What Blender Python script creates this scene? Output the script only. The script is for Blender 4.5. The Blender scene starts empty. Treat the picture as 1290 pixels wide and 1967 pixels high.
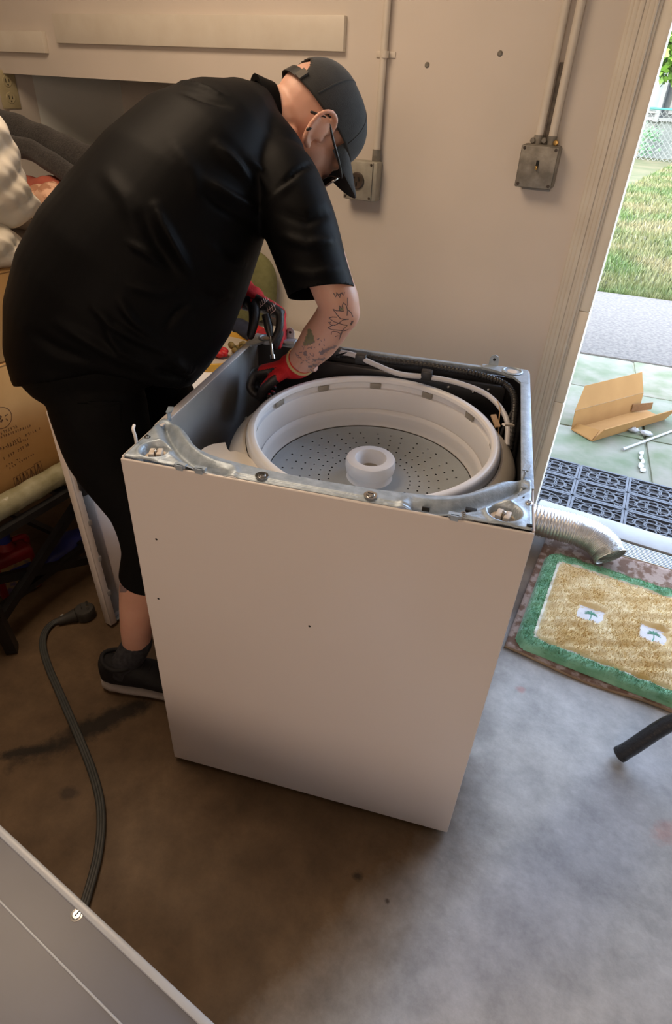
import bpy, bmesh, math, random
import numpy as np
from mathutils import Vector, Matrix
from mathutils.bvhtree import BVHTree

random.seed(7)
rng = np.random.default_rng(7)
scene = bpy.context.scene
col = scene.collection

# ------------------------------------------------------------------ camera
# World: x runs along the back wall, y goes towards it, z up; the washer's near left foot is the origin.
CAM = Vector((0.71044566, -0.60998128, 1.42454946))
RT = Vector((0.88295058, 0.46726719, 0.04538335))
UP = Vector((-0.29507399, 0.47717426, 0.82778987))
FW = Vector((-0.36514328, 0.74428899, -0.55919968))
FPX = 1148.03
cam_data = bpy.data.cameras.new('camera')
cam_data.sensor_fit = 'VERTICAL'
cam_data.sensor_height = 36.0
cam_data.lens = FPX * 36.0 / 1967.0
cam_data.shift_y = -40.0 / 1967.0
cam_data.clip_start = 0.02
cam_data.clip_end = 200
cam = bpy.data.objects.new('camera', cam_data)
col.objects.link(cam)
m3 = Matrix((RT, UP, -FW)).transposed()
cam.matrix_world = Matrix.Translation(CAM) @ m3.to_4x4()
scene.camera = cam

# ------------------------------------------------------------------ sky, lights, exposure
world = bpy.data.worlds.new('sky')
scene.world = world
world.use_nodes = True
wn = world.node_tree.nodes
wn.clear()
sky = wn.new('ShaderNodeTexSky')
sky.sky_type = 'NISHITA'
sky.sun_disc = False
sky.sun_elevation = math.radians(38)
sky.sun_rotation = math.radians(200)
sky.air_density = 1.0
sky.dust_density = 2.5
bg = wn.new('ShaderNodeBackground')
bg.inputs['Strength'].default_value = 2.4
wo = wn.new('ShaderNodeOutputWorld')
hs = wn.new('ShaderNodeHueSaturation')          # thin high cloud: a paler blue
hs.inputs['Saturation'].default_value = 0.72
world.node_tree.links.new(sky.outputs[0], hs.inputs['Color'])
world.node_tree.links.new(hs.outputs[0], bg.inputs['Color'])
world.node_tree.links.new(bg.outputs[0], wo.inputs['Surface'])

def area_light(name, loc, target, size, power, color, spread=180):
    d = bpy.data.lights.new(name, 'AREA')
    d.shape = 'DISK'
    d.size = size
    d.energy = power
    d.color = color
    d.spread = math.radians(spread)
    o = bpy.data.objects.new(name, d)
    col.objects.link(o)
    o.location = loc
    o.rotation_euler = (Vector(target) - Vector(loc)).to_track_quat('-Z', 'Y').to_euler()
    return o

# warm room lamps: an unseen wide one added on the wall behind the photographer, a small one on the ceiling
LAMP_CEILING = (-0.60, 0.25, 2.42)
LAMP_ADDED_WALL = (0.75, -2.86, 1.62)
area_light('ceiling_lamp_light', LAMP_CEILING, (-0.60, 0.25, 0), 0.95, 25, (1.0, 0.75, 0.52))
area_light('added_wall_light', LAMP_ADDED_WALL, (0.0, 1.0, 1.0), 1.1, 27, (1.0, 0.72, 0.52))

# the open doorway: sampling portal for the sky
pd = bpy.data.lights.new('doorway_portal', 'AREA')
pd.shape = 'RECTANGLE'
pd.size = 1.07
pd.size_y = 2.12
pd.cycles.is_portal = True
po = bpy.data.objects.new('doorway_portal', pd)
col.objects.link(po)
po.location = (1.095, 1.66, 1.08)
po.rotation_euler = (math.radians(-90), 0, 0)

vs = scene.view_settings
vs.view_transform = 'Standard'
vs.look = 'None'
vs.exposure = 0.0
vs.gamma = 1.0
vs.use_curve_mapping = False
scene.cycles.use_denoising = True
scene.cycles.max_bounces = 6
scene.cycles.diffuse_bounces = 4
scene.cycles.glossy_bounces = 3
scene.cycles.transmission_bounces = 4
scene.cycles.caustics_reflective = False
scene.cycles.caustics_refractive = False
scene.cycles.use_adaptive_sampling = True
scene.cycles.adaptive_threshold = 0.02
scene.cycles.use_light_tree = False
scene.cycles.sample_clamp_indirect = 8.0

# ------------------------------------------------------------------ helpers
def px_ray(x, y):
    return RT * ((x - 645.0) / FPX) - UP * ((y - 943.5) / FPX) + FW
def at_depth(x, y, d):
    return CAM + px_ray(x, y) * d
def at_z(x, y, z):
    r = px_ray(x, y)
    return CAM + r * ((z - CAM.z) / r.z)
def at_y(x, y, v):
    r = px_ray(x, y)
    return CAM + r * ((v - CAM.y) / r.y)
def at_x(x, y, v):
    r = px_ray(x, y)
    return CAM + r * ((v - CAM.x) / r.x)

def tag(o, label=None, cat=None, group=None, kind=None):
    if label: o['label'] = label
    if cat: o['category'] = cat
    if group: o['group'] = group
    if kind: o['kind'] = kind
    return o
def empty(name, loc=(0, 0, 0), rz=0.0, label=None, cat=None, group=None):
    o = bpy.data.objects.new(name, None)
    o.empty_display_size = 0.05
    col.objects.link(o)
    o.location = loc
    o.rotation_euler = (0, 0, rz)
    return tag(o, label, cat, group)
def link(name, me, m, parent=None, smooth=False, angle=None):
    o = bpy.data.objects.new(name, me)
    col.objects.link(o)
    if m is not None:
        me.materials.append(m)
    if smooth or angle:
        me.polygons.foreach_set('use_smooth', [True] * len(me.polygons))
        if angle:
            try:
                me.set_sharp_from_angle(angle=math.radians(angle))
            except Exception:
                pass
    if parent is not None:
        o.parent = parent
    return o
def mesh(name, v, f, m, parent=None, smooth=False, angle=None):
    me = bpy.data.meshes.new(name)
    me.from_pydata([tuple(map(float, p)) for p in v], [], [tuple(int(i) for i in q) for q in f])
    me.update()
    bm = bmesh.new()
    bm.from_mesh(me)
    bmesh.ops.recalc_face_normals(bm, faces=bm.faces)
    bm.to_mesh(me)
    bm.free()
    return link(name, me, m, parent, smooth, angle)
def raw(name, v, f, m, parent=None, smooth=False):
    me = bpy.data.meshes.new(name)
    me.from_pydata(np.asarray(v, float).tolist(), [], np.asarray(f, int).tolist())
    me.update()
    return link(name, me, m, parent, smooth)
def box(name, lo, hi, m, parent=None, bevel=0.0, seg=2, mtx=None):
    bm = bmesh.new()
    bmesh.ops.create_cube(bm, size=1.0)
    lo, hi = Vector(lo), Vector(hi)
    for v in bm.verts:
        v.co = Vector(((lo.x + hi.x) / 2 + v.co.x * (hi.x - lo.x), (lo.y + hi.y) / 2 + v.co.y * (hi.y - lo.y), (lo.z + hi.z) / 2 + v.co.z * (hi.z - lo.z)))
    if bevel > 0:
        bmesh.ops.bevel(bm, geom=bm.edges[:], offset=bevel, segments=seg, affect='EDGES', profile=0.5)
    if mtx is not None:
        bmesh.ops.transform(bm, matrix=mtx, verts=bm.verts)
    me = bpy.data.meshes.new(name)
    bm.to_mesh(me)
    bm.free()
    return link(name, me, m, parent, bevel > 0, 40 if bevel > 0 else None)

def catmull(pts, n):
    pts = [np.asarray(p, float) for p in pts]
    P = [2 * pts[0] - pts[1]] + pts + [2 * pts[-1] - pts[-2]]
    out = []
    for i in range(1, len(P) - 2):
        for k in range(n):
            t = k / n
            a, b, c, d = P[i - 1], P[i], P[i + 1], P[i + 2]
            out.append(0.5 * (2 * b + (c - a) * t + (2 * a - 5 * b + 4 * c - d) * t * t + (3 * b - a - 3 * c + d) * t ** 3))
    out.append(pts[-1])
    return np.array(out)
def frames(P):
    P = np.asarray(P, float)
    T = np.gradient(P, axis=0)
    T /= np.linalg.norm(T, axis=1)[:, None] + 1e-12
    ref = np.array([0, 0, 1.0]) if abs(T[0][2]) < 0.9 else np.array([1.0, 0, 0])
    N = [np.cross(T[0], ref)]
    N[0] /= np.linalg.norm(N[0])
    for i in range(1, len(P)):
        n = N[-1] - T[i] * (N[-1] @ T[i])
        N.append(n / (np.linalg.norm(n) + 1e-12))
    N = np.array(N)
    return T, N, np.cross(T, N)
def tube_vf(P, R, seg=12, squash=1.0, round_caps=False):
    P = np.asarray(P, float)
    R = np.full(len(P), R, float) if np.isscalar(R) else np.asarray(R, float)
    if round_caps:
        t0 = P[0] - P[1]; t0 /= np.linalg.norm(t0)
        t1 = P[-1] - P[-2]; t1 /= np.linalg.norm(t1)
        a = np.radians([75, 50, 25])
        h = [P[0] + t0 * R[0] * math.sin(q) for q in a]
        e = [P[-1] + t1 * R[-1] * math.sin(q) for q in a[::-1]]
        P = np.vstack([h, P, e])
        R = np.concatenate([R[0] * np.cos(a), R, R[-1] * np.cos(a[::-1])])
    T, N, B = frames(P)
    th = np.linspace(0, 2 * np.pi, seg, endpoint=False)
    v = (P[:, None, :] + R[:, None, None] * (np.cos(th)[None, :, None] * N[:, None, :] + squash * np.sin(th)[None, :, None] * B[:, None, :])).reshape(-1, 3)
    return loft_faces(v, len(P), seg)
def loft_faces(v, n, seg, cap=True):
    f = []
    for i in range(n - 1):
        for j in range(seg):
            k = (j + 1) % seg
            f.append((i * seg + j, i * seg + k, (i + 1) * seg + k, (i + 1) * seg + j))
    if cap:
        f.append(tuple(range(seg))[::-1])
        f.append(tuple((n - 1) * seg + j for j in range(seg)))
    return np.asarray(v), f
def tube(name, pts, R, m, parent=None, seg=12, sub=0, squash=1.0, round_caps=False):
    P = catmull(pts, sub) if sub else np.asarray([tuple(p) for p in pts], float)
    if sub and not np.isscalar(R):
        R = np.interp(np.linspace(0, 1, len(P)), np.linspace(0, 1, len(R)), R)
    v, f = tube_vf(P, R, seg, squash, round_caps)
    return mesh(name, v, f, m, parent, True, 50)
def lathe(name, prof, m, parent=None, center=(0, 0, 0), seg=64, a0=0.0, a1=2 * math.pi, smooth=True, angle=35):
    full = abs(a1 - a0 - 2 * math.pi) < 1e-6
    th = np.linspace(a0, a1, seg + (0 if full else 1), endpoint=not full)
    n = len(th)
    v = [(center[0] + r * math.cos(t), center[1] + r * math.sin(t), center[2] + z) for r, z in prof for t in th]
    f = []
    for i in range(len(prof) - 1):
        for j in range(n if full else n - 1):
            k = (j + 1) % n
            f.append((i * n + j, i * n + k, (i + 1) * n + k, (i + 1) * n + j))
    o = mesh(name, v, f, m, parent, smooth, angle)
    bm = bmesh.new()
    bm.from_mesh(o.data)
    bmesh.ops.remove_doubles(bm, verts=bm.verts, dist=1e-5)
    bm.to_mesh(o.data)
    bm.free()
    return o
def prism(name, poly, z0, z1, m, parent=None, mtx=None, bevel=0.0):
    bm = bmesh.new()
    vs_ = [bm.verts.new((p[0], p[1], z0)) for p in poly]
    f = bm.faces.new(vs_)
    r = bmesh.ops.extrude_face_region(bm, geom=[f])
    bmesh.ops.translate(bm, vec=(0, 0, z1 - z0), verts=[g for g in r['geom'] if isinstance(g, bmesh.types.BMVert)])
    bmesh.ops.recalc_face_normals(bm, faces=bm.faces)
    if bevel:
        bmesh.ops.bevel(bm, geom=bm.edges[:], offset=bevel, segments=2, affect='EDGES', profile=0.5)
    if mtx is not None:
        bmesh.ops.transform(bm, matrix=mtx, verts=bm.verts)
    me = bpy.data.meshes.new(name)
    bm.to_mesh(me)
    bm.free()
    return link(name, me, m, parent, bevel > 0, 40 if bevel else None)
def join_vf(parts):
    V, F, o = [], [], 0
    for v, f in parts:
        V.append(np.asarray(v, float))
        F += [tuple(i + o for i in q) for q in f]
        o += len(v)
    return np.vstack(V), F
def box_vf(lo, hi):
    x0, y0, z0 = lo; x1, y1, z1 = hi
    v = [(x0, y0, z0), (x1, y0, z0), (x1, y1, z0), (x0, y1, z0), (x0, y0, z1), (x1, y0, z1), (x1, y1, z1), (x0, y1, z1)]
    return np.array(v, float), [(0, 3, 2, 1), (4, 5, 6, 7), (0, 1, 5, 4), (1, 2, 6, 5), (2, 3, 7, 6), (3, 0, 4, 7)]
def bar_vf(a, b, w, h=None, upv=(0, 0, 1)):
    h = h or w
    a, b = np.asarray(a, float), np.asarray(b, float)
    t = (b - a) / np.linalg.norm(b - a)
    s = np.cross(t, upv)
    if np.linalg.norm(s) < 1e-4: s = np.cross(t, (1, 0, 0))
    s /= np.linalg.norm(s)
    q = np.cross(s, t)
    v = [p + s * sx * w / 2 + q * sq * h / 2 for p in (a, b) for sx, sq in ((-1, -1), (1, -1), (1, 1), (-1, 1))]
    return np.array(v), [(0, 3, 2, 1), (4, 5, 6, 7), (0, 1, 5, 4), (1, 2, 6, 5), (2, 3, 7, 6), (3, 0, 4, 7)]
def ellipsoid_vf(c, rx, ry, rz, n=20, k=12, mtx=None):
    v, f = [], []
    for i in range(k + 1):
        ph = math.pi * i / k
        for j in range(n):
            t = 2 * math.pi * j / n
            v.append((rx * math.sin(ph) * math.cos(t), ry * math.sin(ph) * math.sin(t), rz * math.cos(ph)))
    for i in range(k):
        for j in range(n):
            f.append((i * n + j, (i + 1) * n + j, (i + 1) * n + (j + 1) % n, i * n + (j + 1) % n))
    v = np.array(v)
    if mtx is not None: v = v @ np.array(mtx.to_3x3()).T
    return v + np.array(c, float), f

def remesh(parts, voxel, smooth=6, factor=0.5):
    """one continuous surface round overlapping closed shapes"""
    V, F = join_vf(parts)
    me = bpy.data.meshes.new('tmp')
    me.from_pydata(V.tolist(), [], F)
    bm = bmesh.new(); bm.from_mesh(me)
    bmesh.ops.remove_doubles(bm, verts=bm.verts, dist=1e-6)
    bmesh.ops.recalc_face_normals(bm, faces=bm.faces)
    bm.to_mesh(me); bm.free()
    o = bpy.data.objects.new('tmp', me)
    col.objects.link(o)
    md = o.modifiers.new('r', 'REMESH')
    md.mode = 'VOXEL'
    md.voxel_size = voxel
    md.use_smooth_shade = True
    if smooth:
        sm = o.modifiers.new('s', 'SMOOTH')
        sm.factor = factor
        sm.iterations = smooth
    dg = bpy.context.evaluated_depsgraph_get()
    out = bpy.data.meshes.new_from_object(o.evaluated_get(dg))
    bpy.data.objects.remove(o)
    bpy.data.meshes.remove(me)
    return out
def me_co(me):
    a = np.empty(len(me.vertices) * 3)
    me.vertices.foreach_get('co', a)
    return a.reshape(-1, 3)
def me_no(me):
    a = np.empty(len(me.vertices) * 3)
    me.vertex_normals.foreach_get('vector', a)
    return a.reshape(-1, 3)
def me_set(me, c):
    me.vertices.foreach_set('co', np.ascontiguousarray(c).ravel())
    me.update()
def me_bvh(me):
    return BVHTree.FromPolygons([tuple(v.co) for v in me.vertices], [tuple(p.vertices) for p in me.polygons])
def px_hit(bvh, x, y):
    r = px_ray(x, y).normalized()
    h = bvh.ray_cast(CAM, r)
    return (h[0], h[1]) if h[0] is not None else (None, None)
def dense(pl, step):
    out = []
    for a, b in zip(pl[:-1], pl[1:]):
        n = max(1, int(math.hypot(b[0] - a[0], b[1] - a[1]) / step))
        out += [(a[0] + (b[0] - a[0]) * k / n, a[1] + (b[1] - a[1]) * k / n) for k in range(n)]
    return out + [pl[-1]]
def surface_marks(name, bvh, lines, width, m, parent, lift=0.0006):
    """flat ink strokes that follow a modelled surface"""
    V, F = [], []
    for pl in lines:
        prev = None
        pts = []
        for q in dense(pl, 3):
            h, n = px_hit(bvh, *q)
            if h is not None: pts.append((h, n))
        for i, (h, n) in enumerate(pts):
            a = pts[max(0, i - 1)][0]; b = pts[min(len(pts) - 1, i + 1)][0]
            t = (b - a)
            if t.length < 1e-6 or t.length > 0.05:
                prev = None; continue
            s = t.normalized().cross(n)
            V += [h + s * width / 2 + n * lift, h - s * width / 2 + n * lift]
            k = len(V)
            if prev is not None: F.append((prev, prev + 1, k - 1, k - 2))
            prev = k - 2
    if F:
        return raw(name, [tuple(v) for v in V], F, m, parent)
def surface_patch(name, bvh, poly, m, parent, lift=0.0005, step=3):
    xs = [p[0] for p in poly]; ys = [p[1] for p in poly]
    def inside(x, y):
        c = False
        for (x1, y1), (x2, y2) in zip(poly, poly[1:] + poly[:1]):
            if (y1 > y) != (y2 > y) and x < (x2 - x1) * (y - y1) / (y2 - y1) + x1: c = not c
        return c
    nx = int((max(xs) - min(xs)) / step) + 2; ny = int((max(ys) - min(ys)) / step) + 2
    idx, V, F = {}, [], []
    for i in range(nx):
        for j in range(ny):
            x, y = min(xs) + i * step, min(ys) + j * step
            if inside(x, y):
                h, n = px_hit(bvh, x, y)
                if h is not None:
                    idx[i, j] = len(V); V.append(tuple(h + n * lift))
    for (i, j) in idx:
        if (i + 1, j) in idx and (i, j + 1) in idx and (i + 1, j + 1) in idx:
            q = (idx[i, j], idx[i, j + 1], idx[i + 1, j + 1], idx[i + 1, j])
            if max((Vector(V[a]) - Vector(V[b])).length for a in q for b in q) < 0.02: F.append(q)
    if F: return raw(name, V, F, m, parent)

# ------------------------------------------------------------------ materials
def mat(name, color, rough=0.6, metal=0.0, color2=None, scale=8.0, detail=4.0, bump=0.0, bump_scale=None, sss=0.0, sheen=0.0, coat=0.0, spec=0.5, stretch=None, alpha=1.0, trans=0.0, contrast=(0.35, 0.65), rough2=None):
    m = bpy.data.materials.new(name)
    m.use_nodes = True
    nt = m.node_tree
    b = nt.nodes['Principled BSDF']
    b.inputs['Base Color'].default_value = (*color, 1)
    b.inputs['Roughness'].default_value = rough
    b.inputs['Metallic'].default_value = metal
    b.inputs['Specular IOR Level'].default_value = spec
    b.inputs['Alpha'].default_value = alpha
    b.inputs['Transmission Weight'].default_value = trans
    b.inputs['Coat Weight'].default_value = coat
    if sss:
        b.inputs['Subsurface Weight'].default_value = sss
        b.inputs['Subsurface Radius'].default_value = (0.012, 0.004, 0.002)
        b.inputs['Subsurface Scale'].default_value = 1.0
    if sheen:
        b.inputs['Sheen Weight'].default_value = sheen
        b.inputs['Sheen Roughness'].default_value = 0.5
    tc = nt.nodes.new('ShaderNodeTexCoord')
    vec = tc.outputs['Object']
    if stretch:
        mp = nt.nodes.new('ShaderNodeMapping')
        mp.inputs['Scale'].default_value = stretch
        nt.links.new(vec, mp.inputs['Vector'])
        vec = mp.outputs[0]
    if color2 is not None:
        n = nt.nodes.new('ShaderNodeTexNoise')
        n.inputs['Scale'].default_value = scale
        n.inputs['Detail'].default_value = detail
        nt.links.new(vec, n.inputs['Vector'])
        r = nt.nodes.new('ShaderNodeValToRGB')
        r.color_ramp.elements[0].position = contrast[0]
        r.color_ramp.elements[1].position = contrast[1]
        r.color_ramp.elements[0].color = (*color, 1)
        r.color_ramp.elements[1].color = (*color2, 1)
        nt.links.new(n.outputs['Fac'], r.inputs['Fac'])
        nt.links.new(r.outputs['Color'], b.inputs['Base Color'])
        if rough2 is not None:
            mr = nt.nodes.new('ShaderNodeMapRange')
            mr.inputs['From Min'].default_value = 0.3; mr.inputs['From Max'].default_value = 0.7
            mr.inputs['To Min'].default_value = rough; mr.inputs['To Max'].default_value = rough2
            nt.links.new(n.outputs['Fac'], mr.inputs['Value'])
            nt.links.new(mr.outputs[0], b.inputs['Roughness'])
    if bump:
        n2 = nt.nodes.new('ShaderNodeTexNoise')
        n2.inputs['Scale'].default_value = bump_scale or scale * 6
        n2.inputs['Detail'].default_value = 5
        nt.links.new(vec, n2.inputs['Vector'])
        bp = nt.nodes.new('ShaderNodeBump')
        bp.inputs['Strength'].default_value = bump
        bp.inputs['Distance'].default_value = 0.004
        nt.links.new(n2.outputs['Fac'], bp.inputs['Height'])
        nt.links.new(bp.outputs[0], b.inputs['Normal'])
    return m

def floor_material():
    m = mat('concrete', (0.078, 0.048, 0.026), 0.7, color2=(0.150, 0.098, 0.055), scale=2.6, detail=8, spec=0.22, bump=0.12, bump_scale=60, contrast=(0.3, 0.7), rough2=0.42)
    nt = m.node_tree
    b = nt.nodes['Principled BSDF']
    base = b.inputs['Base Color'].links[0].from_socket
    tc = [n for n in nt.nodes if n.type == 'TEX_COORD'][0]
    def mask(center, axis, ln, wd, noise_scale, amount, rag=2.2, full=0.35):
        # an irregular patch, for stains and painted daylight: elongated distance + noise
        mp = nt.nodes.new('ShaderNodeMapping')
        mp.vector_type = 'TEXTURE'
        mp.inputs['Location'].default_value = (*center, 0)
        mp.inputs['Rotation'].default_value = (0, 0, axis)
        mp.inputs['Scale'].default_value = (ln, wd, 1)
        nt.links.new(tc.outputs['Object'], mp.inputs['Vector'])
        ln_ = nt.nodes.new('ShaderNodeVectorMath'); ln_.operation = 'LENGTH'
        nt.links.new(mp.outputs[0], ln_.inputs[0])
        n = nt.nodes.new('ShaderNodeTexNoise')
        n.inputs['Scale'].default_value = noise_scale
        n.inputs['Detail'].default_value = 9
        n.inputs['Roughness'].default_value = 0.7
        nt.links.new(tc.outputs['Object'], n.inputs['Vector'])
        ad = nt.nodes.new('ShaderNodeMath'); ad.operation = 'MULTIPLY_ADD'
        ad.inputs[1].default_value = rag; ad.inputs[2].default_value = -rag / 2
        nt.links.new(n.outputs['Fac'], ad.inputs[0])
        s = nt.nodes.new('ShaderNodeMath'); s.operation = 'ADD'
        nt.links.new(ln_.outputs['Value'], s.inputs[0]); nt.links.new(ad.outputs[0], s.inputs[1])
        mr = nt.nodes.new('ShaderNodeMapRange')
        mr.inputs['From Min'].default_value = 1.0; mr.inputs['From Max'].default_value = full
        mr.inputs['To Min'].default_value = 0.0; mr.inputs['To Max'].default_value = amount
        nt.links.new(s.outputs[0], mr.inputs['Value'])
        return mr.outputs[0]
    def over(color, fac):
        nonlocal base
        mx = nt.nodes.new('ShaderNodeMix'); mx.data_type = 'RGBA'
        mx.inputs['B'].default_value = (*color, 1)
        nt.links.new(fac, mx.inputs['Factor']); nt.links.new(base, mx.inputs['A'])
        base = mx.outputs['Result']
    # grey daylight on the doorway side painted into the slab, brown washer shade elsewhere
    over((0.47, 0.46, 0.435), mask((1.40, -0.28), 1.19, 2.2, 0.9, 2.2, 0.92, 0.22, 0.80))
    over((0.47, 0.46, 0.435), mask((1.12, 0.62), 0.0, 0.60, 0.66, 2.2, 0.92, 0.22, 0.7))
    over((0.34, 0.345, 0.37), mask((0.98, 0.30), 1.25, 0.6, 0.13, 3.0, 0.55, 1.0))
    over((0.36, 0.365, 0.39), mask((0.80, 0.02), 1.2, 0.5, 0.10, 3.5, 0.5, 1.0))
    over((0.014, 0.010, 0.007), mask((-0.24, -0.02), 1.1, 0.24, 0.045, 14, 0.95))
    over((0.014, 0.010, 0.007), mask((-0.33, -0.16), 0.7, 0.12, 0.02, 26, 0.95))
    over((0.03, 0.02, 0.012), mask((0.524, -0.016), 0.2, 0.016, 0.014, 30, 0.9))
    over((0.03, 0.02, 0.012), mask((0.60, -0.03), 0.2, 0.008, 0.007, 30, 0.8))
    over((0.03, 0.02, 0.015), mask((-0.16, -0.19), 0.4, 0.03, 0.02, 20, 0.7))
    over((0.50, 0.27, 0.23), mask((0.72, 0.66), 0.4, 0.018, 0.013, 30, 0.7))
    over((0.52, 0.30, 0.25), mask((1.12, 0.42), 0.9, 0.055, 0.032, 16, 0.6))
    over((0.52, 0.50, 0.46), mask((0.75, 0.45), 0.4, 0.16, 0.07, 9, 0.5))
    # fine mottling and pitting over the whole slab
    fn = nt.nodes.new('ShaderNodeTexNoise')
    fn.inputs['Scale'].default_value = 11.0; fn.inputs['Detail'].default_value = 12; fn.inputs['Roughness'].default_value = 0.72
    nt.links.new(tc.outputs['Object'], fn.inputs['Vector'])
    fr = nt.nodes.new('ShaderNodeMapRange')
    fr.inputs['From Min'].default_value = 0.3; fr.inputs['From Max'].default_value = 0.7
    fr.inputs['To Min'].default_value = 0.70; fr.inputs['To Max'].default_value = 1.28
    nt.links.new(fn.outputs['Fac'], fr.inputs['Value'])
    mu = nt.nodes.new('ShaderNodeMix'); mu.data_type = 'RGBA'; mu.blend_type = 'MULTIPLY'
    mu.inputs['Factor'].default_value = 1.0
    nt.links.new(base, mu.inputs['A']); nt.links.new(fr.outputs[0], mu.inputs['B'])
    base = mu.outputs['Result']
    nt.links.new(base, b.inputs['Base Color'])
    return m

M = {}
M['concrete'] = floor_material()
M['wall'] = mat('wall_paint', (0.66, 0.60, 0.535), 0.55, color2=(0.70, 0.63, 0.565), scale=3, bump=0.06, bump_scale=45)
M['ceiling'] = mat('ceiling_paint', (0.70, 0.67, 0.62), 0.8, color2=(0.74, 0.71, 0.66), scale=4)
M['trim'] = mat('door_paint', (0.74, 0.69, 0.60), 0.4, color2=(0.68, 0.62, 0.53), scale=9, bump=0.05)
M['bluewall'] = mat('recess_paint', (0.86, 0.88, 0.84), 0.6, color2=(0.82, 0.84, 0.80), scale=3, bump=0.05)
M['enamel'] = mat('white_enamel', (0.735, 0.685, 0.66), 0.28, color2=(0.715, 0.665, 0.64), scale=2, spec=0.5)
M['enamel_in'] = mat('galvanised_inner', (0.80, 0.80, 0.80), 0.30, 0.55, color2=(0.72, 0.73, 0.74), scale=12)
M['galv'] = mat('galvanised_steel', (0.46, 0.54, 0.62), 0.46, 0.40, color2=(0.33, 0.40, 0.47), scale=55, detail=6, bump=0.15, bump_scale=220)  # bluish tint in the base colour stands in for reflected sky
M['steel'] = mat('plain_steel', (0.62, 0.62, 0.62), 0.25, 1.0, color2=(0.5, 0.5, 0.5), scale=30)
M['dark_steel'] = mat('dark_coated_steel', (0.022, 0.022, 0.024), 0.30, 0.0, color2=(0.035, 0.035, 0.038), scale=10)
M['cream'] = mat('cream_plastic', (0.80, 0.745, 0.67), 0.42, color2=(0.76, 0.70, 0.62), scale=6)
M['white_pl'] = mat('white_plastic', (0.84, 0.84, 0.85), 0.32, color2=(0.80, 0.80, 0.81), scale=5)
M['basket'] = mat('basket_plastic', (0.80, 0.79, 0.78), 0.40, color2=(0.76, 0.75, 0.74), scale=4)
M['plate'] = mat('grey_plastic', (0.42, 0.46, 0.48), 0.45, color2=(0.38, 0.42, 0.44), scale=7)
M['slot'] = mat('brown_grey_slot', (0.34, 0.31, 0.26), 0.6, color2=(0.28, 0.255, 0.215), scale=20)
M['black'] = mat('black_plastic', (0.012, 0.012, 0.013), 0.42, color2=(0.02, 0.02, 0.02), scale=30)
M['hole'] = mat('hole_black', (0.006, 0.006, 0.006), 0.8, color2=(0.01, 0.01, 0.01))
M['tube_white'] = mat('milky_hose', (0.60, 0.60, 0.62), 0.35, color2=(0.52, 0.52, 0.55), scale=14)
M['cap_plastic'] = mat('suspension_cap', (0.72, 0.64, 0.54), 0.5, color2=(0.60, 0.50, 0.40), scale=18)
# ------------------------------------------------------------------ the room
WY = 1.47            # inner face of the back wall
def structure(o):
    o['kind'] = 'structure'
    return o
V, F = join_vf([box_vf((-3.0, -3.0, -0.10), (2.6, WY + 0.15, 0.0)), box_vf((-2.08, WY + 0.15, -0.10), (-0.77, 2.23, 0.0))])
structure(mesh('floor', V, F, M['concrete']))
structure(box('ceiling', (-3.0, -3.0, 2.5), (2.6, WY + 0.15, 2.6), M['ceiling']))
wall_parts = [box_vf((-3.0, WY, 0), (-2.0, WY + 0.15, 2.5)), box_vf((-2.0, WY, 1.41), (-0.85, WY + 0.15, 2.5)),
              box_vf((-0.85, WY, 0), (0.525, WY + 0.15, 2.5)), box_vf((0.525, WY, 2.19), (1.66, WY + 0.15, 2.5)),
              box_vf((1.66, WY, 0), (2.6, WY + 0.15, 2.5))]
V, F = join_vf(wall_parts)
structure(mesh('wall_back', V, F, M['wall']))
structure(box('wall_left', (-3.1, -3.0, 0), (-3.0, WY, 2.5), M['wall']))
structure(box('wall_right', (2.6, -3.0, 0), (2.7, WY, 2.5), M['wall']))
structure(box('wall_front', (-3.0, -3.1, 0), (2.6, -3.0, 2.5), M['wall']))
V, F = join_vf([box_vf((-2.08, WY + 0.15, 0), (-2.0, 2.15, 1.9)), box_vf((-0.85, WY + 0.15, 0), (-0.77, 2.15, 1.9)), box_vf((-2.08, WY + 0.15, 1.9), (-0.77, 2.15, 1.98))])
structure(mesh('wall_recess', V, F, M['bluewall']))
structure(box('wall_recess_back', (-2.08, 2.15, 0), (-0.77, 2.23, 1.98), M['wall']))
# boards screwed to the wall near the top of the picture
a = at_y(664, 100, WY)
structure(box('trim_1', (-1.62, WY - 0.02, a.z), (a.x, WY, a.z + 0.09), M['trim'], bevel=0.002))
a = at_y(95, 103, WY)
structure(box('trim_2', (-2.9, WY - 0.022, a.z), (a.x, WY, a.z + 0.07), M['trim'], bevel=0.002))
# fluted casing and jamb on the near side of the doorway
M['jamb'] = mat('jamb_paint', (0.90, 0.84, 0.72), 0.4, color2=(0.84, 0.77, 0.65), scale=9, bump=0.05)
cas = empty('door_1')
box('casing_back', (0.450, WY - 0.011, 0), (0.527, WY, 2.19), M['trim'], cas, bevel=0.002)
structure(cas)
for x0, x1, t in ((0.451, 0.461, 0.013), (0.4605, 0.474, 0.0165), (0.4735, 0.487, 0.0195), (0.4865, 0.498, 0.0165), (0.4975, 0.511, 0.0195), (0.5105, 0.519, 0.0225), (0.5185, 0.527, 0.015)):
    box('casing_strip', (x0, WY - t, 0), (x1, WY, 2.19), M['trim'], cas, bevel=0.0025)
box('jamb_lower', (0.526, WY - 0.008, 0.0), (0.560, WY + 0.060, 0.545), M['jamb'], cas, bevel=0.002)
box('jamb_patch', (0.526, WY - 0.008, 0.5465), (0.560, WY + 0.060, 0.865), M['jamb'], cas, bevel=0.002)
box('jamb_upper', (0.526, WY - 0.008, 0.8665), (0.560, WY + 0.060, 2.15), M['jamb'], cas, bevel=0.002)
box('jamb', (1.626, WY - 0.008, 0.0), (1.66, WY + 0.165, 2.15), M['trim'], cas, bevel=0.002)
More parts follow.
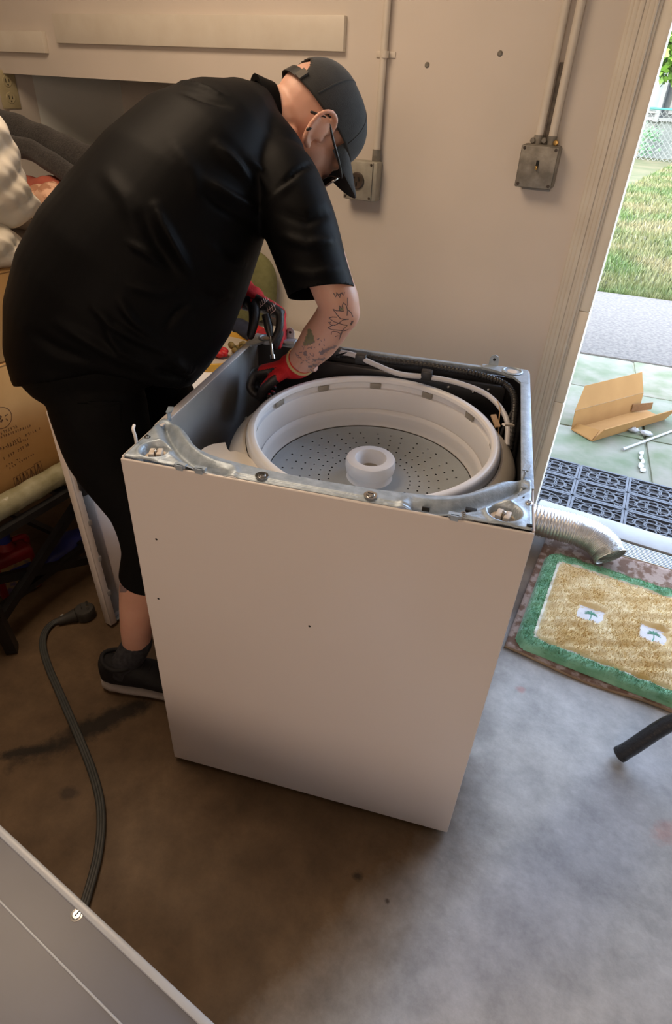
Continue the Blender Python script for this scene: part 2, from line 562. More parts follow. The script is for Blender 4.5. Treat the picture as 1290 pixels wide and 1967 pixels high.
box('head_jamb', (0.526, WY - 0.008, 2.15), (1.66, WY + 0.165, 2.189), M['trim'], cas, bevel=0.002)
for x0, x1, t in ((1.66, 1.68, 0.02), (1.68, 1.71, 0.016), (1.71, 1.73, 0.012)):
    box('casing_strip', (x0, WY - t, 0), (x1, WY, 2.19), M['trim'], cas, bevel=0.0025)

# ceiling fitting and an added, unseen wall fitting that hold the two warm lamps
M['lamp_glass'] = mat('lamp_glass', (0.9, 0.85, 0.75), 0.4, trans=0.4, color2=(0.85, 0.8, 0.7))
cl = empty('ceiling_lamp', (LAMP_CEILING[0], LAMP_CEILING[1], 2.5), 0, 'round white ceiling lamp fixed above the washer area behind the camera', 'lamp')
lathe('base', [(0.0, 0.0), (0.20, 0.0), (0.20, -0.05), (0.17, -0.07), (0.0, -0.07)], M['white_pl'], cl, seg=32)
lathe('rim', [(0.17, -0.068), (0.21, -0.075), (0.21, -0.09), (0.18, -0.095), (0.17, -0.068)], M['steel'], cl, seg=32)
wl = empty('added_wall_lamp', (LAMP_ADDED_WALL[0], -3.0, LAMP_ADDED_WALL[2]), 0, 'unseen wide round lamp added on the wall opposite the doorway', 'lamp')
for nm, pr, mm in (('base', [(0.0, 0.0), (0.44, 0.0), (0.44, 0.05), (0.40, 0.08), (0.0, 0.08)], 'white_pl'), ('rim', [(0.39, 0.078), (0.45, 0.085), (0.45, 0.115), (0.40, 0.12), (0.39, 0.078)], 'steel')):
    q = lathe(nm, pr, M[mm], wl, seg=40)
    q.rotation_euler = (math.radians(-90), 0, 0)

# ------------------------------------------------------------------ threshold, yard
M['sill'] = mat('white_sill', (0.30, 0.29, 0.27), 0.5, color2=(0.25, 0.24, 0.225), scale=12)
M['alu'] = mat('aluminium', (0.46, 0.49, 0.51), 0.42, 0.6, color2=(0.40, 0.43, 0.45), scale=40)
th = empty('door_threshold', (0, 0, 0), 0, 'ribbed aluminium door threshold with a white sill behind the round-cornered rug', 'threshold')
box('sill', (0.561, 1.548, 0.0005), (1.625, 1.66, 0.024), M['sill'], th, bevel=0.004)
box('strip', (0.561, 1.446, 0.0005), (1.625, 1.547, 0.014), M['dark_box'] if 'dark_box' in M else M['slot'], th, bevel=0.003)
rib0 = None
for k in range(9):
    y = 1.458 + k * 0.0098
    if rib0 is None:
        rib0 = box('rib', (0.563, y - 0.0028, 0.013), (1.623, y + 0.0028, 0.0185), M['alu'], th, bevel=0.001)
    else:
        o = rib0.copy(); col.objects.link(o); o.parent = th; o.location.y = k * 0.0098

GZ = -0.03
M['soil'] = mat('lawn_soil', (0.045, 0.06, 0.02), 0.9, color2=(0.09, 0.085, 0.045), scale=1.5, detail=8)
M['path'] = mat('pebbled_path', (0.118, 0.106, 0.088), 0.8, color2=(0.068, 0.062, 0.053), scale=40, detail=6, bump=0.3, bump_scale=90)
M['slab'] = mat('green_stained_slab', (0.082, 0.105, 0.045), 0.75, color2=(0.175, 0.165, 0.118), scale=5.5, detail=8, bump=0.1, bump_scale=40)
M['slab2'] = mat('pale_worn_slab', (0.096, 0.115, 0.048), 0.75, color2=(0.19, 0.175, 0.125), scale=6.5, detail=8, bump=0.1, bump_scale=40)
M['joint'] = mat('joint_soil', (0.20, 0.22, 0.14), 0.9, color2=(0.3, 0.3, 0.22), scale=20)
pA = at_z(1120, 678, GZ); pB = at_z(1290, 705, GZ)
pang = math.atan2(pB.y - pA.y, pB.x - pA.x)
yard = structure(empty('yard_paving', (pA.x, pA.y, GZ), pang))
# local frame: x along the patio edge, y away from the house
def loc(p):
    d = Vector((p.x - pA.x, p.y - pA.y, 0))
    return Vector((d.x * math.cos(-pang) - d.y * math.sin(-pang), d.x * math.sin(-pang) + d.y * math.cos(-pang), 0))
jx = (loc(at_z(1228, 705, GZ)).x + loc(at_z(1228, 870, GZ)).x) / 2
j1 = (loc(at_z(1098, 736, GZ)).y + loc(at_z(1232, 761, GZ)).y) / 2
pt = (loc(at_z(1160, 562, GZ)).y + loc(at_z(1290, 578, GZ)).y) / 2
rows = [(-0.006, j1)]
while rows[-1][1] > -2.6:
    rows.append((rows[-1][1], rows[-1][1] + j1))
k = 0
for y1, y0 in rows:
    for i in range(-4, 5):
        x0, x1 = jx + i * 0.92, jx + (i + 1) * 0.92
        # keep slabs outside the house wall
        corners = [Vector((pA.x, pA.y, 0)) + Vector((x * math.cos(pang) - y * math.sin(pang), x * math.sin(pang) + y * math.cos(pang), 0)) for x in (x0, x1) for y in (y0, y1)]
        if min(c.y for c in corners) < 1.66: continue
        box('slab', (x0 + 0.006, y0 + 0.006, -0.06), (x1 - 0.006, y1 - 0.006, random.uniform(-0.003, 0.002)), M['slab' if k % 2 else 'slab2'], yard, bevel=0.004)
        k += 1
box('slab_bed', (-6.0, -2.4, -0.20), (9.0, -0.005, -0.012), M['joint'], yard)
box('path', (-6.0, 0.004, -0.16), (9.0, pt, 0.004), M['path'], yard, bevel=0.006)
structure(box('ground', (-14, 1.62, -0.4), (30, 60, GZ - 0.04), M['soil']))

# lawn
M['grass'] = mat('grass_blade', (0.033, 0.068, 0.012), 0.6, color2=(0.100, 0.095, 0.042), scale=0.8, detail=6, contrast=(0.4, 0.62))
lx = Vector((math.cos(pang), math.sin(pang))); ly = Vector((-math.sin(pang), math.cos(pang)))
n = 70000
u = rng.uniform(0, 1, n)
ly_ = pt + 0.02 + (18.0 - pt) * u ** 2.0
lx_ = rng.uniform(-1.5, 4.2, n) + 0.22 * ly_ - 0.2
bx = pA.x + lx.x * lx_ + ly.x * ly_; by = pA.y + lx.y * lx_ + ly.y * ly_
h = rng.uniform(0.02, 0.055, n) * (1 + 0.04 * ly_); w = rng.uniform(0.004, 0.009, n) * (1 + 0.12 * ly_)
a = rng.uniform(0, 2 * np.pi, n); le = rng.normal(0, 0.4, (n, 2)) * h[:, None]
z0 = np.full(n, GZ - 0.042)
v = np.stack([np.c_[bx - w * np.cos(a), by - w * np.sin(a), z0], np.c_[bx + w * np.cos(a), by + w * np.sin(a), z0], np.c_[bx + le[:, 0], by + le[:, 1], z0 + 0.03 + h]], 1).reshape(-1, 3)
tag(raw('lawn_grass', v, np.arange(3 * n).reshape(-1, 3), M['grass']), 'short patchy green grass beyond the concrete path', 'grass', kind='stuff')

# far wall, fence and house beyond the lawn
M['far_wall'] = mat('pale_wall', (0.105, 0.125, 0.12), 0.8, color2=(0.095, 0.115, 0.11), scale=1.2)
M['far_dark'] = mat('grey_siding', (0.05, 0.06, 0.063), 0.7, color2=(0.06, 0.07, 0.075), scale=1)
M['far_glass'] = mat('window_glass', (0.10, 0.13, 0.14), 0.08, color2=(0.13, 0.16, 0.17), scale=0.6)
M['far_white'] = mat('white_frame', (0.12, 0.135, 0.135), 0.6, color2=(0.11, 0.12, 0.12))
M['teal'] = mat('teal_rail', (0.03, 0.19, 0.17), 0.5, color2=(0.035, 0.21, 0.19))
M['wire'] = mat('fence_wire', (0.12, 0.14, 0.14), 0.5, 0.3, color2=(0.1, 0.12, 0.12))
fb = at_z(1255, 306, GZ)
FYD = fb.y
def ztop(py): return at_y(1262, py, FYD).z
hz_ = ztop(235)
house = empty('far_house', (fb.x, FYD + 1.2, GZ - 0.05), 0, 'pale low house across the lawn behind the wire fence', 'house')
box('lower_wall', (-9, 0, -0.1), (16, 0.3, hz_ + 0.1), M['far_wall'], house)
box('ledge', (-9, -0.12, hz_ + 0.10), (16, 0.3, hz_ + 0.19), M['far_white'], house)
box('upper_wall', (-9, 0.15, hz_ + 0.19), (16, 0.4, 4.4), M['far_dark'], house)
for k in range(5):
    x0 = -1.6 + k * 1.55
    f = box('window', (x0, 0.08, hz_ + 0.30), (x0 + 1.35, 0.16, 3.0), M['far_white'], house)
    box('pane', (x0 + 0.07, 0.055, hz_ + 0.37), (x0 + 0.66, 0.09, 2.93), M['far_glass'], f)
    box('pane', (x0 + 0.72, 0.055, hz_ + 0.37), (x0 + 1.28, 0.09, 2.93), M['far_glass'], f)
a = at_y(1258, 234, FYD + 1.1); b = at_y(1278, 165, FYD + 1.1)
V, F = bar_vf(Vector(a) - house.location, Vector(b) + (Vector(b) - Vector(a)) * 0.7 - house.location, 0.13, 0.13)
mesh('downpipe', V, F, M['far_white'], house)
box('roof', (-9.6, -0.5, 4.4), (16.6, 3.0, 4.6), M['far_dark'], house)

rail = ztop(205)
fence = empty('chain_link_fence', (fb.x, FYD, GZ - 0.05), 0, 'chain-link fence with a teal top rail across the lawn', 'fence')
fh = rail - GZ
tube('top_rail', [(-4, 0, fh), (8, 0, fh)], 0.03, M['teal'], fence, seg=8)
for x in (-3.4, -0.9, 1.6, 4.1, 6.6):
    tube('post', [(x, 0, 0), (x, 0, fh)], 0.035, M['teal'], fence, seg=8)
W_ = []
for s in (-1, 1):
    for k in range(90):
        x0 = -4 + k * 0.16
        x1 = x0 + s * fh
        W_.append(bar_vf((x0, 0.0, 0.0), (x1, 0.0, fh), 0.012))
V, F = join_vf(W_)
tag(mesh('wire_mesh', V, F, M['wire'], fence), kind='stuff')

# shrub at the foot of the wall, and the leafy tree at the top of the doorway
M['leaf'] = mat('bright_leaf', (0.05, 0.13, 0.013), 0.5, color2=(0.10, 0.19, 0.025), scale=2)
M['leaf2'] = mat('shrub_leaf', (0.08, 0.20, 0.11), 0.6, color2=(0.14, 0.28, 0.15), scale=3)
M['bark'] = mat('bark', (0.16, 0.12, 0.09), 0.9, color2=(0.22, 0.17, 0.13), scale=8, bump=0.4)
def leaves(name, cen, rad, n, size, m, parent):
    p = rng.normal(0, 1, (n, 3)); p /= np.linalg.norm(p, axis=1)[:, None]
    p = np.array(cen) + p * np.array(rad) * rng.uniform(0.25, 1, (n, 1)) ** 0.5
    a = rng.normal(0, 1, (n, 3)); a /= np.linalg.norm(a, axis=1)[:, None]
    b = np.cross(a, rng.normal(0, 1, (n, 3))); b /= np.linalg.norm(b, axis=1)[:, None]
    s = size * rng.uniform(0.6, 1.3, (n, 1))
    v = np.stack([p, p + a * s * 0.5 + b * s * 0.32, p + a * s, p + a * s * 0.5 - b * s * 0.32], 1).reshape(-1, 3)
    return tag(raw(name, v, np.arange(4 * n).reshape(-1, 4), m, parent), kind='stuff')
tb = at_z(1440, 330, GZ)
tcn = at_y(1330, 75, tb.y)
tree = empty('garden_tree', (tb.x, tb.y + 0.0, GZ - 0.04), 0, 'bright green leafy tree hanging over the lawn by the fence', 'tree')
tc_ = tcn - tree.location
tube('trunk', [(0, 0, 0), (0.05, 0, 0.9), (-0.1, 0, 1.8), (tc_.x * 0.6, 0, tc_.z)], [0.14, 0.11, 0.08, 0.04], M['bark'], tree, sub=4)
leaves('foliage', (tc_.x, tc_.y, tc_.z + 0.2), (1.6, 1.5, 1.25), 3200, 0.22, M['leaf'], tree)
sb = at_y(1236, 290, FYD + 0.6)
shrub = empty('wall_shrub', (sb.x - 0.2, FYD + 0.6, GZ - 0.05), 0, 'dark green weedy shrub against the pale wall', 'shrub')
tube('stem', [(0, 0, 0), (0.1, 0, 0.5), (0.3, 0, 1.0)], [0.02, 0.015, 0.006], M['bark'], shrub, sub=3, seg=6)
leaves('foliage', (0.15, 0, 0.5), (0.55, 0.25, 0.5), 260, 0.11, M['leaf2'], shrub)

# ------------------------------------------------------------------ washing machine (local frame: x along its near panel, y to its rear)
YAW = math.radians(13.5)
WW, WD, WH = 0.685, 0.652, 0.891
wm = empty('washing_machine', (0, 0, 0), YAW, 'white top-load washing machine with its top removed, tub and brackets exposed', 'washing machine')
def bl(x, y, z):          # pixel + height -> washer frame
    p = at_z(x, y, z)
    return Vector((p.x * math.cos(YAW) + p.y * math.sin(YAW), -p.x * math.sin(YAW) + p.y * math.cos(YAW), p.z))
T_ = 0.006
fp = box('front_panel', (0.0, 0.0, 0.012), (WW, T_, WH - 0.004), M['enamel'], wm, bevel=0.0028, seg=3)
fp['label'] = 'plain white enamelled panel with small chips'
lp = box('left_panel', (0.0, T_, 0.012), (0.004, WD, WH - 0.002), M['enamel'], wm, bevel=0.001)
box('left_liner', (0.004, T_, 0.02), (0.0052, WD - 0.004, WH - 0.003), M['enamel_in'], wm)
box('left_flange', (0.0, 0.12, WH - 0.002), (0.016, WD, WH + 0.001), M['enamel'], wm, bevel=0.0008)
box('right_panel', (WW - 0.004, T_, 0.012), (WW, WD, WH - 0.002), M['enamel'], wm, bevel=0.001)
box('right_liner', (WW - 0.0052, T_, 0.02), (WW - 0.004, WD - 0.004, WH - 0.003), M['dark_steel'], wm)
box('right_flange', (WW - 0.021, 0.12, WH - 0.002), (WW, WD - 0.02, WH + 0.001), M['galv'], wm, bevel=0.0008)
box('rear_panel', (0.0, WD - 0.005, 0.012), (WW, WD, WH - 0.022), M['galv'], wm, bevel=0.001)
box('rear_liner', (0.005, WD - 0.0065, 0.02), (WW - 0.005, WD - 0.005, WH - 0.024), M['dark_steel'], wm)
box('base_pan', (0.006, T_, 0.03), (WW - 0.006, WD - 0.007, 0.05), M['dark_steel'], wm)
for x in (0.05, WW - 0.05):
    for y in (0.05, WD - 0.05):
        lathe('foot', [(0, 0), (0.022, 0), (0.022, 0.012), (0.008, 0.014), (0.008, 0.032), (0, 0.032)], M['black'], wm, center=(x, y, 0), seg=16)
# chips in the enamel
for px_, py_ in ((300, 1036), (304, 1150), (594, 1203)):
    r = at_y(px_, py_, 0)   # refined below onto the panel plane
    d = px_ray(px_, py_)
    nrm = Vector((math.sin(YAW), -math.cos(YAW), 0))
    hit = CAM + d * ((-(CAM.dot(nrm))) / d.dot(nrm))
    lx0 = hit.x * math.cos(YAW) + hit.y * math.sin(YAW)
    lathe('paint_chip', [(0, 0.0004), (0.0022, 0.0003), (0.0026, 0)], M['hole'], wm, seg=8).matrix_local = Matrix.Translation((lx0, 0, hit.z)) @ Matrix.Rotation(math.pi / 2, 4, 'X')

# --- stamped corner braces (pressed sheet with channels and cups)
def g_back(x):
    s = min(x, WW - x)
    return float(np.interp(s, [0.0, 0.010, 0.024, 0.040, 0.062, 0.080, 0.100, 0.116, 0.14, 0.17, 0.216, 0.257, 0.34],
                           [0.150, 0.146, 0.137, 0.128, 0.114, 0.097, 0.074, 0.062, 0.053, 0.046, 0.040, 0.036, 0.034]))
chan = np.array([(0.022, 0.122), (0.045, 0.093), (0.067, 0.069), (0.090, 0.048), (0.116, 0.030), (0.140, 0.019), (0.160, 0.0135), (0.182, 0.011)])
chan = catmull(np.c_[chan, np.zeros(len(chan))], 6)[:, :2]
def brace_h(x, y):
    s = min(x, WW - x)
    h_ = 0.0
    d = np.hypot(chan[:, 0] - s, chan[:, 1] - y)
    i = int(d.argmin()); dm = d[i]
    wd = 0.0065 + 0.006 * math.sin(math.pi * i / (len(chan) - 1))
    h_ -= 0.015 * math.exp(-(dm / wd) ** 2)
    h_ += 0.003 * math.exp(-((dm - 0.021) / 0.006) ** 2)
    r = math.hypot(s - 0.047, y - 0.037)
    h_ += 0.0035 * math.exp(-((r - 0.0285) / 0.0035) ** 2)
    h_ += -0.017 * (1 / (1 + math.exp((r - 0.0235) / 0.0011)))
    if s > 0.19:
        h_ -= 0.0022 / (1 + math.exp((y - 0.012) / 0.0008))
    if y < 0.007: h_ -= 0.0015
    return h_
nx_, ny_ = 230, 36
xs = np.linspace(0.005, WW - 0.005, nx_)
V = []
for x in xs:
    yb = g_back(x)
    for j in range(ny_):
        y = 0.004 + (yb - 0.004) * (j / (ny_ - 1))
        V.append((x, y, WH + 0.001 + brace_h(x, y)))
F = [(i * ny_ + j, (i + 1) * ny_ + j, (i + 1) * ny_ + j + 1, i * ny_ + j + 1) for i in range(nx_ - 1) for j in range(ny_ - 1)]
br = mesh('front_brace', V, F, M['galv'], wm, True)
sd = br.modifiers.new('thickness', 'SOLIDIFY'); sd.thickness = 0.0012; sd.offset = -1
br['label'] = 'stamped galvanised cross brace with dished corners'
def screw(x, y, z, r=0.008):
    s = lathe('screw', [(0, 0.004), (r * 0.55, 0.0038), (r * 0.62, 0.001), (r, 0.0008), (r, -0.001)], M['steel'], wm, center=(x, y, z), seg=16)
    box('slot', (x - r * 0.4, y - 0.0007, z + 0.0036), (x + r * 0.4, y + 0.0007, z + 0.0043), M['hole'], s)
    return s
screw(0.249, 0.016, WH + 0.002, 0.011)
screw(0.431, 0.016, WH + 0.002, 0.011)
screw(0.578, 0.011, WH + 0.001, 0.006)
screw(0.676, 0.075, WH + 0.001, 0.006)
screw(0.012, 0.072, WH + 0.001, 0.006)
# little rectangular cut-outs and bent tabs along the brace
for x, y, w_, h_ in ((0.588, 0.026, 0.017, 0.009), (0.664, 0.088, 0.010, 0.006), (0.52, 0.009, 0.012, 0.003), (0.676, 0.012, 0.008, 0.006)):
    box('cut_out', (x - w_ / 2, y - h_ / 2, WH - 0.004), (x + w_ / 2, y + h_ / 2, WH + 0.0032), M['hole'], wm, bevel=0.0005)
for x in (0.10, 0.135, 0.555):
    V, F = join_vf([box_vf((x, 0.001, WH - 0.002), (x + 0.020, 0.010, WH + 0.0035)), box_vf((x + 0.004, -0.001, WH - 0.006), (x + 0.016, 0.003, WH + 0.0035))])
    mesh('bent_tab', V, F, M['galv'], wm)
# suspension caps sitting in the cups
def rod_cap(x, y, z, rot):
    c = empty('suspension_cap', (x, y, z), rot)
    c.parent = wm
    lathe('seat', [(0, 0.003), (0.020, 0.003), (0.0225, 0.0), (0.0225, -0.004)], M['cap_plastic'], c, seg=28)
    for sx in (-1, 1):
        box('rib', (sx * 0.0065 - 0.0048, -0.011, 0.002), (sx * 0.0065 + 0.0048, 0.011, 0.014), M['cap_plastic'], c, bevel=0.002)
    lathe('rod_end', [(0, 0.018), (0.003, 0.017), (0.003, 0.0)], M['steel'], c, seg=10)
rod_cap(0.047, 0.037, WH - 0.015, 0.3)
rod_cap(WW - 0.047, 0.037, WH - 0.015, -0.25)
# hooks that catch the lid
def hook(pts, w_, m, name='hook'):
    return tube(name, pts, w_, m, wm, seg=8, sub=4, round_caps=True)
hook([(0.003, 0.050, WH - 0.01), (0.003, 0.050, WH + 0.012), (-0.001, 0.053, WH + 0.024), (-0.004, 0.062, WH + 0.027)], 0.0028, M['white_pl'])
def tab_hook(x, y, s):
    V, F = join_vf([bar_vf((x, y, WH - 0.004), (x, y, WH + 0.016), 0.011, 0.002, (1, 0, 0)), bar_vf((x, y, WH + 0.015), (x + s * 0.004, y + 0.018, WH + 0.017), 0.010, 0.003)])
    return mesh('lid_catch', V, F, M['galv'], wm)
tab_hook(0.016, 0.148, -1)
tab_hook(0.668, 0.150, 1)
# rear corner plates with raised hinge tabs
def rear_plate(mirror):
    pts = [(0.004, WD - 0.003), (0.004, WD - 0.085), (0.020, WD - 0.085), (0.040, WD - 0.050), (0.085, WD - 0.030), (0.11, WD - 0.024), (0.11, WD - 0.003)]
    if mirror: pts = [(WW - x, y) for x, y in pts][::-1]
    p = prism('rear_corner_plate', pts, WH - 0.004, WH + 0.0015, M['galv'], wm)
    cx = WW - 0.040 if mirror else 0.040
    lathe('cup', [(0.024, 0.003), (0.021, 0.0045), (0.019, 0.002), (0.017, -0.010), (0, -0.010)], M['galv'], p, center=(cx, WD - 0.026, WH), seg=24)
    lathe('cap', [(0, 0.004), (0.012, 0.002), (0.015, -0.008)], M['cap_plastic'], p, center=(cx, WD - 0.026, WH), seg=16)
    return p
rear_plate(False); rear_plate(True)
for x in (0.092, 0.600):
    t_ = prism('hinge_tab', [(-0.011, 0), (0.011, 0), (0.011, 0.016), (0.008, 0.024), (0, 0.028), (-0.008, 0.024), (-0.011, 0.016)], -0.001, 0.001, M['galv'], wm)
    t_.matrix_local = Matrix.Translation((x, WD - 0.003, WH)) @ Matrix.Rotation(math.pi / 2, 4, 'X')
    lathe('eye', [(0, 0.0015), (0.0035, 0.0013), (0.0035, -0.0013), (0, -0.0015)], M['hole'], t_, center=(0, 0.016, 0), seg=12)
box('rear_rail', (0.03, WD - 0.014, WH - 0.018), (WW - 0.03, WD - 0.003, WH - 0.003), M['galv'], wm, bevel=0.001)

# --- tub, basket and wash plate
TC = (0.375, 0.337, -0.0215)
TP = (0.375, 0.337, -0.0035)      # wash plate and post ride a little higher
TILT = Matrix.Translation((0, 0.337, 0.84)) @ Matrix.Rotation(math.radians(1.7), 4, 'X') @ Matrix.Translation((0, -0.337, -0.84))
tub = empty('tub'); tub.parent = wm; tub.matrix_local = TILT
lathe('outer_shell', [(0.262, 0.20), (0.270, 0.45), (0.276, 0.80), (0.276, 0.835)], M['plate'], tub, center=TC, seg=72)
lathe('cover_ring', [(0.276, 0.770), (0.296, 0.785), (0.3005, 0.800), (0.3005, 0.811), (0.297, 0.818), (0.286, 0.829), (0.276, 0.839), (0.270, 0.8425), (0.265, 0.840), (0.264, 0.828)], M['cream'], tub, center=TC, seg=96)
ang = [math.radians(a) for a in (35, 100, 172, 246, 310)]
for a in ang:
    b = box('ring_clip', (-0.006, -0.004, -0.006), (0.006, 0.004, 0.004), M['plate'], tub, bevel=0.001)
    b.matrix_local = Matrix.Translation((TC[0] + 0.2995 * math.cos(a), TC[1] + 0.2995 * math.sin(a), 0.810 + TC[2])) @ Matrix.Rotation(a, 4, 'Z')
# splash flange reaching into the near left corner
fl = [bl(x, y, 0.824) for x, y in ((382, 863), (392, 855), (408, 849), (432, 846), (436, 858), (441, 863), (452, 862), (470, 868), (500, 890), (560, 925), (470, 925), (395, 893))]
prism('splash_flange', [(p.x, p.y) for p in fl], 0.816, 0.8230, M['cream'], tub)
basket = empty('basket'); basket.parent = wm; basket.matrix_local = TILT
lathe('balance_ring', [(0.262, 0.825), (0.2635, 0.846), (0.262, 0.856), (0.2585, 0.8615), (0.2525, 0.864), (0.2465, 0.8635), (0.243, 0.860), (0.242, 0.853), (0.2445, 0.8495), (0.2535, 0.849), (0.2535, 0.833), (0.247, 0.832)], M['white_pl'], basket, center=TC, seg=120)
lathe('basket_wall', [(0.247, 0.832), (0.2455, 0.828), (0.243, 0.800), (0.241, 0.775), (0.2395, 0.782), (0.2345, 0.776), (0.2325, 0.770), (0.2315, 0.755), (0.2295, 0.7465), (0.2270, 0.7415)], M['basket'], basket, center=TC, seg=120)
for a in np.radians(np.arange(10, 370, 30)):
    b = box('wall_slot', (-0.0035, -0.013, -0.0065), (0.0035, 0.013, 0.0065), M['slot'], basket, bevel=0.0008)
    b.matrix_local = Matrix.Translation((TC[0] + 0.2495 * math.cos(a), TC[1] + 0.2495 * math.sin(a), 0.8408 + TC[2])) @ Matrix.Rotation(a, 4, 'Z')
lathe('wash_plate', [(0.2280, 0.7185), (0.2250, 0.7215), (0.2220, 0.7195), (0.150, 0.7165), (0.070, 0.7195), (0.052, 0.724), (0.030, 0.724)], M['plate'], basket, center=TP, seg=96)
lathe('plate_seam', [(0.2290, 0.7225), (0.2277, 0.7232), (0.2267, 0.7222)], M['slot'], basket, center=TP, seg=96)
H_ = []
for s in range(12):
    for ln in range(3):
        for k in range(6):
            r = 0.090 + 0.021 * k
            a = math.radians(s * 30 + ln * 9.5 - 10 + k * 1.2 * (1 if ln < 2 else 1.5))
            zz = float(np.interp(r, [0.07, 0.15, 0.2165], [0.7195, 0.7165, 0.7195])) + 0.0006 + TP[2]
            c = (TC[0] + r * math.cos(a), TC[1] + r * math.sin(a))
            th_ = np.linspace(0, 2 * np.pi, 8, endpoint=False)
            H_.append((np.c_[c[0] + 0.0023 * np.cos(th_), c[1] + 0.0023 * np.sin(th_), np.full(8, zz)], [tuple(range(8))]))
V, F = join_vf(H_)
tag(raw('drain_holes', V, [list(q) for q in F], M['hole'], basket) if False else mesh('drain_holes', V, F, M['hole'], basket), kind='stuff')
post = lathe('drive_post', [(0.058, 0.7195), (0.051, 0.723), (0.048, 0.730), (0.0465, 0.738), (0.0465, 0.744)], M['white_pl'], basket, center=TP, seg=48)
lathe('post_cap', [(0.046, 0.740), (0.0525, 0.7425), (0.0540, 0.752), (0.0540, 0.764), (0.0515, 0.770), (0.045, 0.7725), (0.034, 0.772), (0.030, 0.768), (0.0265, 0.758), (0.023, 0.750), (0.021, 0.742)], M['white_pl'], basket, center=TP, seg=48)
lathe('socket', [(0.0222, 0.744), (0.012, 0.741), (0.0, 0.741)], M['slot'], basket, center=TP, seg=24)

# --- wiring harness, hose and the parts at the rear
hp = [(0.215, 0.615, 0.878), (0.275, 0.612, 0.884), (0.345, 0.612, 0.882), (0.43, 0.613, 0.884), (0.51, 0.608, 0.884), (0.575, 0.602, 0.882), (0.63, 0.585, 0.876), (0.655, 0.545, 0.865), (0.660, 0.49, 0.84), (0.662, 0.43, 0.79)]
P = catmull(hp, 26)
R = 0.0075 + 0.0011 * np.sin(np.arange(len(P)) * 2.0)
v, f = tube_vf(P, R, 10)
mesh('wiring_conduit', v, f, M['black'], wm, True, 60)
dh = [(0.22, 0.600, 0.892), (0.27, 0.592, 0.893), (0.32, 0.578, 0.884), (0.39, 0.566, 0.872), (0.46, 0.572, 0.872), (0.53, 0.570, 0.868), (0.60, 0.545, 0.858), (0.645, 0.49, 0.835), (0.655, 0.43, 0.80)]
tube('pressure_hose', dh, 0.0062, M['tube_white'], wm, seg=10, sub=6)
for x, y, z in ((0.225, 0.602, 0.890), (0.290, 0.588, 0.888), (0.452, 0.574, 0.876)):
    box('hose_clip', (x - 0.013, y - 0.010, z - 0.012), (x + 0.013, y + 0.012, z + 0.011), M['black'], wm, bevel=0.003)
box('tub_splash_shield', (0.16, 0.622, 0.66), (0.64, 0.640, 0.852), M['dark_steel'], wm, bevel=0.006)
for x, z in ((0.47, 0.845), (0.505, 0.832), (0.54, 0.848), (0.565, 0.828), (0.60, 0.84)):
    lathe('rivet', [(0, 0.002), (0.003, 0.001), (0.004, 0)], M['steel'], wm, seg=10).matrix_local = Matrix.Translation((x, 0.622, z)) @ Matrix.Rotation(math.pi / 2, 4, 'X')
M['wood_tag'] = mat('tan_label', (0.52, 0.34, 0.17), 0.6, color2=(0.44, 0.28, 0.14), scale=20)
mt = Matrix.Translation((0.622, 0.47, 0.835)) @ Matrix.Rotation(0.5, 4, 'Z') @ Matrix.Rotation(0.5, 4, 'X')
box('wire_tag', (-0.006, -0.016, -0.002), (0.006, 0.016, 0.002), M['wood_tag'], wm, mtx=mt)
mt = Matrix.Translation((0.648, 0.44, 0.845)) @ Matrix.Rotation(-0.7, 4, 'Z') @ Matrix.Rotation(-0.3, 4, 'X')
box('wire_tag', (-0.004, -0.018, -0.002), (0.004, 0.018, 0.002), M['cream'], wm, mtx=mt)
tube('wire', [(0.62, 0.52, 0.86), (0.628, 0.50, 0.85), (0.63, 0.47, 0.83), (0.64, 0.43, 0.78)], 0.0012, M['wood_tag'], wm, seg=6, sub=4)
tube('wire', [(0.655, 0.50, 0.85), (0.64, 0.47, 0.80), (0.645, 0.42, 0.74)], 0.004, M['black'], wm, seg=8, sub=4)
# ------------------------------------------------------------------ the man leaning over the washer
M['skin'] = mat('skin', (0.60, 0.33, 0.245), 0.48, color2=(0.64, 0.37, 0.28), scale=14, detail=6, sss=0.25, bump=0.04, bump_scale=260)
M['shirt'] = mat('black_shirt', (0.0008, 0.0008, 0.0012), 0.60, color2=(0.0011, 0.0011, 0.0016), scale=30, spec=0.11, bump=0.06, bump_scale=900)
M['shorts'] = mat('black_shorts', (0.0016, 0.0016, 0.0018), 0.75, color2=(0.0022, 0.0022, 0.0024), scale=30, spec=0.14, bump=0.08, bump_scale=700)
M['cap'] = mat('black_cap', (0.017, 0.017, 0.017), 0.85, color2=(0.024, 0.024, 0.024), scale=40, bump=0.15, bump_scale=500, sheen=0.1)
M['red'] = mat('red_knit', (0.56, 0.012, 0.018), 0.75, color2=(0.46, 0.008, 0.014), scale=40, bump=0.25, bump_scale=400)
M['black_rub'] = mat('black_rubber_dip', (0.012, 0.011, 0.012), 0.5, color2=(0.02, 0.018, 0.02), scale=40, bump=0.2, bump_scale=300)
M['ink'] = mat('tattoo_ink', (0.085, 0.07, 0.085), 0.5, color2=(0.12, 0.09, 0.10), scale=60)
M['ink_soft'] = mat('faded_ink', (0.27, 0.19, 0.19), 0.5, color2=(0.20, 0.15, 0.16), scale=70)
M['ink_green'] = mat('green_ink', (0.25, 0.22, 0.11), 0.5, color2=(0.17, 0.17, 0.12), scale=60)
M['sole'] = mat('shoe_sole', (0.50, 0.46, 0.44), 0.6, color2=(0.42, 0.39, 0.37), scale=20)
M['shoe'] = mat('black_shoe', (0.008, 0.008, 0.010), 0.8, color2=(0.012, 0.012, 0.015), scale=50, bump=0.2, bump_scale=500)
